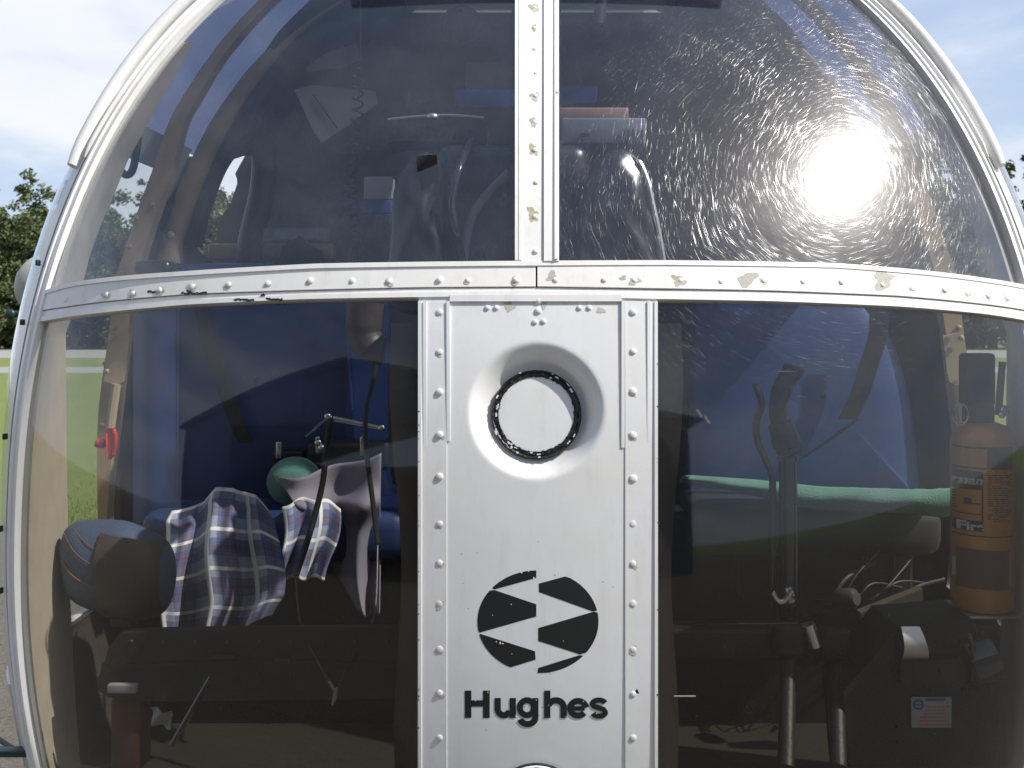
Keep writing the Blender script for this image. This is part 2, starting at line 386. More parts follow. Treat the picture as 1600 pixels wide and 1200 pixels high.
# band edges as (theta,z): traced on the photo
up_px=[(75,457),(100,449),(130,442),(200,434),(300,427),(500,416),(838,412),(1040,411),(1300,415),(1440,426),(1530,437),(1590,447),(1625,457)]
lo_px=[(75,503),(110,497),(170,490),(300,478),(480,470),(655,467),(838,465),(1027,470),(1200,473),(1400,481),(1530,492),(1600,503),(1628,508)]
md_px=[(75,487),(110,482),(170,474),(300,463),(480,457),(655,453),(838,452),(1027,455),(1200,458),(1400,466),(1530,478),(1600,488),(1628,492)]
UPE=[hit(*p) for p in up_px]; LOE=[hit(*p) for p in lo_px]; MDE=[hit(*p) for p in md_px]
zu=lambda t:interp(UPE,t); zl=lambda t:interp(LOE,t); zm=lambda t:interp(MDE,t)
TF=R(60.5)          # outer edge of windscreen frame
TFi=R(58.3)
ZTOP=.60; ZBOT=-.66

def pane(name,t0,t1,z0,z1,m,nu=50,nv=50,off=0.):
    mb=MB().use(m)
    def f(u,v):
        t=L(t0,t1,u); a=z0(t) if callable(z0) else z0; b=z1(t) if callable(z1) else z1
        return S(t,L(a,b,v),off)
    def uvf(u,v):
        t=L(t0,t1,u); a=z0(t) if callable(z0) else z0; b=z1(t) if callable(z1) else z1
        return (t*.66,L(a,b,v)*1.08)
    mb.sheet(f,nu,nv,uvfn=uvf); return hb(mb,name,smooth=180)
pane('windscreen_pane',-TF,R(-.6),lambda t:zm(t),lambda t:ZTOP,M['glassU'])
pane('windscreen_pane',R(.6),TF,lambda t:zm(t),lambda t:ZTOP,M['glassU'])
pane('chin_pane',-TF,R(-7),ZBOT,lambda t:zm(t)-.004,M['glassL'])
pane('chin_pane',R(7),TF,ZBOT,lambda t:zm(t)-.004,M['glassL'])

def rivets(mb,pts,off,r=.0036,m=None):
    mb.use(m or M['white'])
    for x,y in pts:
        mb.use(m or M['white']); mb.dome(SP(x,y,off),SN(x,y),r*random.uniform(.85,1.1),random.uniform(.35,.65))
        if random.random()<.6: chip(mb,x+random.uniform(-1,1),y+1.5,r*1500*random.uniform(1.1,1.5),off+.0006,M['grime'],n=12)
def chip(mb,x,y,r,off,m,n=19,ax=1.):
    mb.use(m); pts=[]; off-=.0003
    c=SP(x,y,off)
    f1,f2,f3=[random.uniform(0,6.28) for _ in range(3)]
    for k in range(n):
        a=2*math.pi*k/n; rr=r*(.78+.2*math.sin(2*a+f1)+.15*math.sin(3*a+f2)+.12*math.sin(5*a+f3)+random.uniform(-.07,.07))
        pts.append((x+rr*math.cos(a)*ax,y+rr*math.sin(a)))
    b=len(mb.v); mb.v.append(c)
    for p in pts: mb.v.append(SP(p[0],p[1],off))
    for k in range(n): mb.f.append((b,b+1+(k+1)%n,b+1+k)); mb.m.append(mb.cur)

# horizontal band across the nose
mb=MB().use(M['white'])
mb.slab(lambda u,v,o:S(L(-TF,R(-.05),u),L(zm(L(-TF,R(-.05),u))+.0012,zu(L(-TF,R(-.05),u)),v),o),70,2,-.004,.0055)
mb.slab(lambda u,v,o:S(L(R(.1),TF,u),L(zm(L(R(.1),TF,u))+.0012,zu(L(R(.1),TF,u)),v),o),70,2,-.004,.006)
mb.slab(lambda u,v,o:S(L(-TF,TF,u),L(zl(L(-TF,TF,u)),zm(L(-TF,TF,u)),v),o),140,2,-.005,.0038)
# raised glazing lip along both edges
for e,sg in ((zu,-1),(zl,1)):
    mb.slab(lambda u,v,o:S(L(-TF,TF,u),e(L(-TF,TF,u))+sg*.0055*v,o),140,1,.003,.0072 if sg<0 else .0055)
rv=[(110,470),(172,463),(213,461),(255,456),(305,451),(362,448),(422,446),(488,442),(553,442),(610,443),(688,441),(732,441),(806,441),(868,441),(943,441),(990,441),(1062,441),(1124,443),(1190,441),(1251,443),(1310,444),(1374,448),(1420,453),(1470,456),(1505,461),(1537,465),(1567,468)]
rivets(mb,rv,.0058)
for x,y,r,mm in ((862,436,9,'primer_grey'),(1056,438,7,'primer'),(1060,445,8,'primer_grey'),(972,438,5,'primer'),(1165,440,14,'primer_grey'),(1375,440,17,'primer_grey'),(990,443,8,'primer'),(300,458,3,'seal'),(415,464,3,'seal')):
    chip(mb,x,y,r,.0064,M[mm],ax=1.3)
for x0,x1,y0,y1 in ((372,402,470.5,472),(422,446,470,471.5),(238,262,458.5,459),(290,330,461,460.5)):
    mb.use(M['seal']); n=10
    for k in range(n):
        xa=L(x0,x1,k/n); yy=L(y0,y1,k/n)+random.uniform(-1,1); chip(mb,xa,yy,2.2,.0061,M['seal'],n=7,ax=1.6)
hb(mb,'windscreen_band')

# vertical centre post
mb=MB().use(M['white'])
def pxs(x0,x1,y0,y1):
    return lambda u,v,o:SP(L(x0(L(y0,y1,v)) if callable(x0) else x0,x1(L(y0,y1,v)) if callable(x1) else x1,u),L(y0,y1,v),o)
mb.slab(pxs(805,848,413,-90),4,40,-.004,.0062)
mb.slab(pxs(849.5,873,413,-90),3,40,-.004,.0085)
for x in (805,811,866): mb.slab(pxs(x,x+4.5,411,-90),1,40,.004,.0078 if x<850 else .0105)
prv=[(836,18),(836,50),(836,83),(838,120),(837,156),(836,196),(836,240),(838,290),(837,343),(837,397)]
rivets(mb,prv,.0062)
for x,y,r in ((833,18,9),(834,50,7),(833,156,7),(833,196,9),(832,238,10),(832,337,12),(832,345,8),(870,155,4)): chip(mb,x,y,r*.85,.0066 if x<850 else .0109,M['primer'])
mb.use(M['white'])
hb(mb,'centre_post')

# nose panel with the recessed landing light well
def panel():
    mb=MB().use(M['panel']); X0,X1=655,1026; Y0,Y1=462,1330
    cx,cy=838,643
    nx,ny=200,400
    def dep(dx,dy):
        r=math.hypot(dx,dy)
        R1=104+4*math.cos(math.atan2(dy,dx)*2); R0=71.
        if r<R0: return .036
        if r>R1: return 0.
        t=(R1-r)/(R1-R0); sm=t*t*(3-2*t); 
        return .021*(.35*t+.65*sm) if r>R0+.6 else .026
    xs=[L(X0,X1,i/nx) for i in range(nx+1)]; ys=[L(Y0,745,j/160) for j in range(161)]+[L(745,Y1,j/120) for j in range(1,121)]
    cache={}
    def base(x,y):
        t,z=hit(x,y); return S(t,z),Nn(t,z)
    pts=[];keep=[]
    # coarse surface grid then bilinear
    gx=[L(X0,X1,i/24) for i in range(25)]; gy=[L(Y0,Y1,j/70) for j in range(71)]
    G=[[base(x,y) for x in gx] for y in gy]
    def bs(x,y):
        a=(x-X0)/(X1-X0)*24; b=(y-Y0)/(Y1-Y0)*70; i=min(23,int(a)); j=min(69,int(b)); a-=i;b-=j
        p=G[j][i][0]*(1-a)*(1-b)+G[j][i+1][0]*a*(1-b)+G[j+1][i][0]*(1-a)*b+G[j+1][i+1][0]*a*b
        return p,G[j][i][1]
    # flat sheet outside radius 120px using polar ring for the well
    n=128; rings=[71,71.5,73,76,80,84,88,92,96,100,104,108,112,118]
    ring=[]
    for r in rings:
        for k in range(n):
            a=2*math.pi*k/n; x=cx+r*math.cos(a); y=cy-r*math.sin(a); p,nn=bs(x,y)
            t=max(0,min(1,(106-r)/(106-72))); d=.024*(.3*t+.7*t*t*(3-2*t))
            ring.append(p+nn*(.0035-d))
    mb.quadgrid(ring,n,len(rings)-1,wrapu=True)
    # transition ring from circle 118 to square-ish outer rectangle handled with spokes
    def outer(a):
        dx,dy=math.cos(a),-math.sin(a)
        k=1e9
        if dx>0:k=min(k,(X1-cx)/dx)
        if dx<0:k=min(k,(X0-cx)/dx)
        if dy>0:k=min(k,(830-cy)/dy)
        if dy<0:k=min(k,(Y0-cy)/dy)
        return k
    angs=[2*math.pi*k/n for k in range(n)]
    for c in ((X1,Y0),(X0,Y0),(X0,830),(X1,830)):
        a=math.atan2(-(c[1]-cy),c[0]-cx)%(2*math.pi); kk=min(range(n),key=lambda q:abs(angs[q]-a)); 
        angs[kk]=a
    sp=[]
    for j in range(9):
        for k in range(n):
            r=L(118,outer(angs[k]),j/8) ; a=L(2*math.pi*k/n,angs[k],j/8); p,nn=bs(cx+r*math.cos(a),cy-r*math.sin(a)); sp.append(p+nn*.0035)
    mb.quadgrid(sp,n,8,wrapu=True)
    mb.sheet(lambda u,v:(lambda q:q[0]+q[1]*.0035)(bs(L(X0,X1,u),L(830,Y1,v))),24,40,True)
    # well wall, floor of the well
    wall=[]
    p0,n0=bs(cx,cy)
    for j,(r,d) in enumerate(((71,.0205),(70.5,.022),(70,.030))):
        for k in range(n):
            a=2*math.pi*k/n; p,nn=bs(cx+r*math.cos(a),cy-r*math.sin(a)); wall.append(p-nn*d)
    mb.quadgrid(wall,n,2,True,wrapu=True)
    # side edges (returned flange)
    for x,fl in ((X0,False),(X1,True)):
        mb.sheet(lambda u,v:(lambda q:q[0]+q[1]*L(.0035,-.006,u))(bs(x,L(Y0,Y1,v))),1,60,fl)
    # stiffener edge strips left and right of the panel
    for x0,x1,ya,yb,o in ((655,699,474,1330,.0046),(976,1026,474,1330,.0046)):
        mb.slab(pxs(x0,x1,ya,yb),2,60,.003,o)
    for x0,x1 in ((655,660),(1021,1026)): mb.slab(pxs(x0,x1,474,1330),1,50,.003,.0062)
    for x0,x1,yb in ((663,668,700),(1010,1015,690),(699,704,690),(970,975,700)):
        mb.slab(lambda u,v,o:SP(L(x0,x1,u),L(474,yb,v),o if o<.004 else L(.0066,.0047,v)),1,20,.003,.0066)
    mb.slab(pxs(704,970,474,464),20,1,.003,.0062)
    pr=[(688,y) for y in (490,552,614,680,745,818,879,942,1013,1081,1150)]+[(988,y) for y in (490,551,613,681,748,818,880,942,1013,1082,1150)]
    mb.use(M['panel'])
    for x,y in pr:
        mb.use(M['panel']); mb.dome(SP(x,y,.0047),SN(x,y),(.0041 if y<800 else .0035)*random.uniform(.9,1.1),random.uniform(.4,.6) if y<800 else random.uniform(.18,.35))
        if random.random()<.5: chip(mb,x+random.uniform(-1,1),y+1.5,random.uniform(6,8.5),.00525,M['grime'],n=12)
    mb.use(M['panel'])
    for x,y,r in ((762,483,.0034),(776,483,.0034),(905,483,.0034),(920,483,.0034),(841,472,.0048),(841,488,.0042),(836,505,.0034),(849,504,.0034)):
        mb.dome(SP(x,y,.0036),SN(x,y),r,.6)
    for x,y,r,mm in ((795,474,11,'primer_grey'),(798,483,7,'primer_grey'),(938,487,7,'primer_grey'),(850,477,8,'primer_grey')): chip(mb,x,y,r,.0041,M[mm])
    for x,y,mm in ((690,493,'primer_grey'),(989,619,'primer'),(991,686,'primer_grey'),(693,684,'primer_grey'),(991,886,'primer'),(693,1086,'primer_grey'),(994,1078,'seal')): chip(mb,x,y,4.,.0051,M[mm],n=8)
    for k in range(26):
        y=random.uniform(560,1190); x=random.choice((656.5,1025)); mb.use(M['seal']); chip(mb,x,y,random.uniform(1,2.2),.0066,M['seal'],n=6,ax=.7)
    for k in range(16): chip(mb,random.uniform(705,970),random.uniform(790,1180),random.uniform(.6,1.5),.0039,M['seal'],n=6)
    ob=hb(mb,'nose_panel',smooth=50)
    # cover disc + worn seal
    c=p0-n0*.0205
    cv=MB().use(M['panel']); rr=60/F*c.y
    cv.lathe([(rr,0),(rr,.003),(rr*.985,.005),(rr*.5,.0058),(.0001,.006)],c,n0,64)
    for k in range(8): pass
    hb(cv,'light_cover')
    cv=MB().use(M['seal']); r1=70.3/F*c.y; n=120
    q=Vector((0,0,1)).rotation_difference(n0)
    prof=[(r1,-.003,0),(r1,.0035,0),(r1*.965,.0062,1),(r1*.93,.0050,1),(r1*.90,.0062,.8),(rr*1.0,.0060,1.2),(rr*.985,.0062,1.2),(rr*.98,-.003,0)]
    pts=[]
    for r,h,wob in prof:
        for k in range(n):
            j=random.uniform(-.0011,.0011)*wob; 
            pts.append(c+q@Vector(((r+j)*math.cos(2*math.pi*k/n),(r+j)*math.sin(2*math.pi*k/n),h+j*.6)))
    cv.quadgrid(pts,n,len(prof)-1,wrapu=True)
    # paint smears left on the seal
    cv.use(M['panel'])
    for k in range(22):
        a=random.uniform(0,2*math.pi); w_=random.uniform(.03,.12)
        if random.random()<.35: a=random.uniform(math.pi*.85,math.pi*1.55)
        ra=random.uniform(rr*.99,r1*.98); rb=min(ra+random.uniform(.0008,.002),r1)
        seg=6; b=len(cv.v)
        for i in range(seg+1):
            aa=a+w_*i/seg; 
            for r_ in (ra+random.uniform(-.0004,.0004),rb+random.uniform(-.0005,.0005)): cv.v.append(c+q@Vector((r_*math.cos(aa),r_*math.sin(aa),.0074)))
        for i in range(seg): cv.f.append((b+2*i,b+2*i+1,b+2*i+3,b+2*i+2)); cv.m.append(cv.cur)
    hb(cv,'rubber_seal')
    return ob
panel()
# emblem and lettering (paint film on the nose panel)
EO=.0037
def film(mb,pts,m=None,step=7,off=EO):
    """fill a pixel polygon, draped over the nose surface"""
    bm=bmesh.new(); vs=[bm.verts.new((x,-y,0)) for x,y in pts]; 
    f=bm.faces.new(vs); bmesh.ops.triangulate(bm,faces=[f])
    for _ in range(4):
        es=[e for e in bm.edges if e.calc_length()>step*1.6]
        if not es: break
        bmesh.ops.subdivide_edges(bm,edges=es,cuts=1); bmesh.ops.triangulate(bm,faces=bm.faces[:])
    b=len(mb.v); bm.verts.ensure_lookup_table(); bm.verts.index_update()
    for v in bm.verts: mb.v.append(SP(v.co.x,-v.co.y,off))
    for f in bm.faces: mb.f.append(tuple(b+v.index for v in f.verts)); mb.m.append(mb.cur)
    bm.free()
def arc(cx,cy,rx,ry,a0,a1,n=18): return [(cx+rx*math.cos(R(L(a0,a1,k/n))),cy-ry*math.sin(R(L(a0,a1,k/n)))) for k in range(n+1)]
ex,ey,er,ery=840.5,970,94,80
def on(y,side): # point on ellipse at given row
    return (ex+side*er*math.sqrt(max(0,1-((y-ey)/ery)**2)),y)
def ell(y0,y1,side,n=14): return [on(L(y0,y1,k/n),side) for k in range(n+1)]
mb=MB().use(M['black'])
film(mb,[(838,890.5),(838,902),(773,920)]+ell(921,894,-1,8)[1:]+[(815,893),(826,891)])
film(mb,[(773,921),(838,943),(838,962),(750,987)]+ell(985,922,-1)[:])
film(mb,[(751,989),(836,1016),(837,1029),(798,1041)]+ell(1038,990,-1)[:])
film(mb,[(842,911),(882,900)]+ell(902,953,1)+[(925,954),(842,924)])
film(mb,[(927,954.5),(841,980),(841,1000),(906,1021)]+ell(1018,956,1)[:])
film(mb,[(905,1022),(841,1042),(840,1050),(858,1049)]+ell(1047,1023,1,8))
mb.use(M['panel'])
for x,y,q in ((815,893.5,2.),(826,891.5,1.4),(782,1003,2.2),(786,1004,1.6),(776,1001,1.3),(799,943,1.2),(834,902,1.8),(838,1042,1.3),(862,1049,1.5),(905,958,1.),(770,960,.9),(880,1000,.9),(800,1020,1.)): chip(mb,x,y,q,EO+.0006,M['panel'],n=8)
hb(mb,'nose_emblem',smooth=0)
def stroke(mb,pts,w,off):
    n=len(pts); lft=[];rgt=[]
    for i,(x,y) in enumerate(pts):
        a=pts[max(0,i-1)]; b=pts[min(n-1,i+1)]; dx,dy=b[0]-a[0],b[1]-a[1]; l=math.hypot(dx,dy) or 1
        w2=w*1.09; nx_,ny_=-dy/l*w2/2,dx/l*w2/2; lft.append((x+nx_,y+ny_)); rgt.append((x-nx_,y-ny_))
    for i in range(n-1):
        b=len(mb.v)
        for p in (lft[i],rgt[i],rgt[i+1],lft[i+1]): mb.v.append(SP(p[0],p[1],off))
        mb.f.append((b,b+1,b+2,b+3)); mb.m.append(mb.cur)
mb=MB().use(M['black']); o_=[EO]
def st(pts,w=9.): o_[0]+=.00003; stroke(mb,pts,w,o_[0])
bx,tp,xh=1119.5,1077,1088.5   # baseline, cap top, x height
def col(x,y0,y1,w=9.): st([(x,y0),(x,(y0+y1)/2),(x,y1)],w)
col(732,tp,bx,9.5); col(760.5,tp,bx,9.5); st([(732,1097),(760,1097)],9)
# u
st([(778,xh),(778,1105)]+arc(787.5,1105,9.5,10.3,180,340,14)[1:],9); col(801.5,xh,bx)
# g
st(arc(823.5,1103.5,11,11.6,0,360,26),8.6); st([(836.5,xh),(836.5,1118)]+arc(824.5,1119,12,10,0,-165,16)[1:],8.8)
# h
col(855,tp,bx); st(arc(868.5,1103,12,11,165,0,14)+[(880.5,bx)],9)
# e
st([(892,1104.8),(913,1104.8)],6.6); st(arc(902.8,1104.3,12.2,11.4,5,322,26),8.6)
# s
st(arc(935,1097.6,10,5.9,15,180,12)+[(927,1101),(935,1103.8),(942,1106)]+[(945,1110)]+arc(935.5,1110.6,10,5.9,0,-165,12)[1:],7.6)
for x,y,q in ((744,1092,1.1),(763,1079,1.2),(806,1116,1.),(838,1091,1.),(857,1099,.9),(884,1117,1.),(911,1093,1.1),(931,1112,.9)): chip(mb,x,y,q,EO+.0016,M['panel'],n=8)
hb(mb,'nose_lettering',smooth=0)
# round fitting low on the nose
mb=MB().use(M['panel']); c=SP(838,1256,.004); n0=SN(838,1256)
mb.lathe([(.046,0),(.046,.004),(.043,.006),(.0001,.010)],c,n0,48)
mb.use(M['seal']); mb.lathe([(.047,-.001),(.047,.002),(.046,.0025)],c,n0,48)
mb.use(M['sole']); mb.dome(SP(838,1203,.010),n0,.008,.7,14)
hb(mb,'tow_fitting')

# windscreen side frames (white outer strip) and beige inner trim
for sg in (-1,1):
    mb=MB().use(M['white'])
    mb.slab(lambda u,v,o:S(sg*L(TFi,TF,u) if sg>0 else sg*L(TF,TFi,u),L(ZBOT,.62,v),o),3,90,-.006,.0075)
    mb.slab(lambda u,v,o:S(sg*L(TF-R(.75),TF,u) if sg>0 else sg*L(TF,TF-R(.75),u),L(ZBOT,.62,v),o),1,90,.006,.0105)
    hb(mb,'windscreen_side_frame')
    tb=[(-20,330),(40,310),(60,306),(120,272),(250,200),(300,180),(350,158),(400,140),(450,128),(480,118),(520,103),(700,104),(900,108),(1100,118),(1250,130)]
    mb=MB().use(M['trim'])
    def flange(u,v,o):
        z=L(ZBOT,.44,v); p0=S(sg*R(57.2),z,-.006); row=HY-(p0.z-CZ)/p0.y*F; px=interp(tb,row)
        if sg>0: px=2*CX-px
        p1=P(px,row,1.43); lim=A(p1.z-CZ)*.955; p1.x=max(-lim,min(lim,p1.x)); q=p0.lerp(p1,u if sg>0 else 1-u); 
        return q+Vector((sg*o,o*.3,0))
    mb.slab(flange,5,110,.010,0)
    hb(mb,'inner_trim')
    # rain gutter above the door
    mb=MB().use(M['white'])
    pts=[];rad=[]
    for k in range(31):
        z=L(.238,.80,k/30); pts.append(S(sg*R(L(64,67,min(1,k/12))),z,.013)); rad.append(.0108 if k>1 else (.0078 if k==0 else .010))
    mb.tube(pts,rad,12)
    pts=[S(sg*R(61.6),L(.25,.80,k/30),.010) for k in range(31)]; mb.tube(pts,[.0015]+[.0045]*30,8)
    hb(mb,'rain_gutter')
    # door: frame, bulged window, hinge bits
    d0,d1=62.2,126.
    mb=MB().use(M['skin'])
    w0,w1,v0,v1=.05,.90,.32,.955
    zz=lambda v:L(-.85,.36,v)
    def Dr(ua,ub,va,vb,nu,nv,o0,o1):
        mb.slab(lambda u,v,o:S(sg*R(L(d0,d1,L(ua,ub,u if sg>0 else 1-u))),zz(L(va,vb,v)),o),nu,nv,o0,o1)
    Dr(0,w0,0,1,2,70,-.004,.008); Dr(w1,1,0,1,4,60,-.004,.010); Dr(w0,w1,0,v0,16,6,-.004,.010); Dr(w0,w1,v1,1,16,3,-.004,.010)
    door=hb(mb,'door')
    if sg<0: door['label']='door on the left of the picture'
    mb=MB().use(M['glassD'])
    def bul(u,v): return .004+.007*(math.sin(math.pi*u)*math.sin(math.pi*v))**.6
    mb.sheet(lambda u,v:S(sg*R(L(d0,d1,L(w0,w1,u if sg>0 else 1-u))),zz(L(v0,v1,v)),bul(u,v)),24,50,uvfn=lambda u,v:(u*.7,v*1.1))
    o=mb.build('door_window',None,smooth=180); o.parent=door
    mb=MB().use(M['dkgreen'])
    mb.tube([S(sg*R(61.3),L(-.85,.36,k/60),.003) for k in range(61)],.0035,6)
    for z in (.02,-.13,-.25,-.33,.10): mb.box(S(sg*R(62.3),z,.014),(.004,.008,.008),bev=.001)
    mb.box(S(sg*R(64),-.545,.02),(.045,.02,.008),bev=.002)
    o=mb.build('door_seal',None); o.parent=door

# roof, belly, aft cabin skin, tail boom, skids
mb=MB().use(M['skin'])
for sg in (-1,1): mb.sheet(lambda u,v:S(sg*R(L(137,156,u if sg>0 else 1-u)),L(.60,.71,v),.001),12,12)
mb.box((0,1.90,CZ+.7135),(.72,.42,.006))
hb(mb,'cabin_roof')
mb=MB().use(M['glassR']); mb.sheet(lambda u,v:S(L(R(-62),R(62),u),L(.60,.712,v),.001),60,12,uvfn=lambda u,v:(u,v)); mb.sheet(lambda u,v:(L(-.33,.33,u),L(1.44,1.69,v),CZ+.7125),4,4,uvfn=lambda u,v:(u,v))
for sg in (-1,1): mb.sheet(lambda u,v:S(sg*R(L(61,138,u if sg>0 else 1-u)),L(.352,.712,v),.001),24,24,uvfn=lambda u,v:(u,v))
hb(mb,'roof_window',smooth=180)
mb=MB().use(M['skin'])
mb.sheet(lambda u,v:S(L(R(-156),R(156),u),L(-1.10,ZBOT,v),.002),80,20)
bm=bmesh.new(); bmesh.ops.create_cube(bm,size=1); mb.box((0,1.75,CZ-.98),(1.1,.9,.06),bev=.02)
mb.use(M['floor']); mb.sheet(lambda u,v:S(L(R(-156),R(156),u),L(-1.08,ZBOT-.01,v),-.012),80,16); hb(mb,'belly')
def t_end(z,sg): return interp([(-.9,156),(.17,156),(.19,141),(.30,137),(.385,143),(.40,156),(.8,156)],z) if sg<0 else 156
def gable(z): return A(z)
mb=MB().use(M['skin'])
for sg in (-1,1):
    mb.sheet(lambda u,v:(lambda p:Vector((p.x*L(.82,.62,u if sg>0 else 1-u),p.y+L(.02,.8,u if sg>0 else 1-u),p.z)))(S(sg*R(156),L(-.9,.70,v),.002)),6,30)
    mb.sheet(lambda u,v:S(sg*R(L(126 if L(-.9,.70,v)<.36 else 137,t_end(L(-.9,.70,v),sg),u if sg>0 else 1-u)),L(-.9,.70,v),.003),6,90)
mb.box((0,2.75,CZ-.2),(.9,.06,1.3),bev=.02)
hb(mb,'engine_bay_skin')
mb=MB().use(M['skin']); mb.tube([(0,2.7,1.35),(0,4.5,1.4),(0,6.3,1.45)],[.10,.08,.06],16); hb(mb,'tail_boom')
mb=MB().use(M['alu']); mb.tube([(0,1.95,2.0),(0,1.95,2.7)],.05,16); hb(mb,'rotor_mast')
for sg in (-1,1):
    mb=MB().use(M['tank']); mb.tube(catmull([(sg*.98,.55,.22),(sg*.98,.7,.10),(sg*.98,1.1,.06),(sg*.98,2.6,.06),(sg*.98,3.0,.06)],6),.032,12)
    for y in (1.25,2.35): mb.tube([(sg*.5,y,.62),(sg*.96,y+.05,.10)],.028,12)
    hb(mb,'landing_skid')
mb=MB().use(M['rubber']); mb.tube([P(-60,1118,1.62),P(62,1196,1.40)],.004,8); hb(mb,'skid_step_wire')
# small auxiliary tank outside, with its bracket
mb=MB().use(M['tank']); c=P(66,443,1.95); 
bm=bmesh.new(); bmesh.ops.create_uvsphere(bm,u_segments=36,v_segments=20,radius=1)
mb.addbm(bm,Matrix.Translation(c)@Matrix.Rotation(R(28),4,'Y')@Matrix.Diagonal((.052,.035,.062,1)))
o=hb(mb,'auxiliary_tank')
for a,b in ((40,455),(55,432)):
    mb=MB().use(M['seal']); mb.dome(P(a,b,1.915),(0,-1,0),.003); q=mb.build('bolt'); q.parent=o
mb=MB().use(M['dkgreen']); mb.tube([P(14,491,1.8),P(70,490,1.8)],.007,8); mb.tube([P(66,491,1.8),(-.75,1.8,P(70,490,1.8).z)],.008,8)
for t_ in (16,60): mb.dome(P(t_,491,1.795),(0,-1,0),.010)
o2=mb.build('tank_bracket'); o2.parent=o

# ------------------------------------------------------------------ cabin interior (parts of the helicopter)
def quadpoly(name,pts,y0,mt,dy=.012,parent=None,y1=None,**k):
    """solid plate from a pixel outline standing at depth y0"""
    mb=MB().use(mt); ps=[P(a,b,y0 if len(c)==0 else c[0]) for a,b,*c in pts]; mb.poly(ps,Vector((0,dy,0))); return hb(mb,name,parent,smooth=0,**k)
YB=2.08
def PC(px,py,y,m=.95):
    # the same, kept inside the cabin shell
    p=P(px,py,y); z=min(p.z-CZ,.69); lim=A(z)*m*math.sqrt(max(.01,1-max(0,(CYS-y)/max(.05,B(z)))**2)) if y<CYS else A(z)*m
    p.x=max(-lim,min(lim,p.x)); p.z=z+CZ; return p
# bulkhead with side opening at the left
mb=MB().use(M['bulk'])
def gx(z,y=YB): return A(z)*.985
def t_end(z,sg): return interp([(-.9,156),(.17,156),(.19,141),(.30,137),(.385,143),(.40,156),(.8,156)],z) if sg<0 else 156
HL=[(250,356),(295,333),(345,318),(380,313)]; HR=[(250,356),(283,372),(318,360),(345,342),(380,337)]
nz_=90
for sl_ in range(2):
    def rowpt(v,side,inner):
        z=L(-.85,.708,v); row=HY-z*F/YB
        if inner and side<0 and 250<row<380: hx=((interp(HL,row))-CX)/F*YB
        else: hx=(356-CX)/F*YB
        if inner and side>0 and 250<row<380: hx=((interp(HR,row))-CX)/F*YB
        hx=max(hx,-gx(z))
        return Vector((hx if inner else side*gx(z),YB,CZ+z))
    sd=-1 if sl_==0 else 1
    mb.sheet(lambda u,v:rowpt(v,sd,False).lerp(rowpt(v,sd,True),u if sd<0 else 1-u),1,147)
hb(mb,'bulkhead',smooth=0)
for sg in (-1,1):
    mb=MB().use(M['brown']); mb.slab(lambda u,v,o:S(sg*R(L(interp([(-.85,64),(-.475,64),(-.465,119),(.20,119),(.40,137),(.46,133),(.58,124),(.7,118)],L(-.85,.70,v)),t_end(L(-.85,.70,v),sg),u if sg>0 else 1-u)),L(-.85,.70,v),o),10,90,-.018,-.006); hb(mb,'side_lining',smooth=180)
mb=MB().use(M['brown']); [mb.sheet(lambda u,v:S(sg*R(L(137,156,u if sg>0 else 1-u)),L(.705,.598,v),-.012),8,10) for sg in (-1,1)]; hb(mb,'headlining',smooth=180)
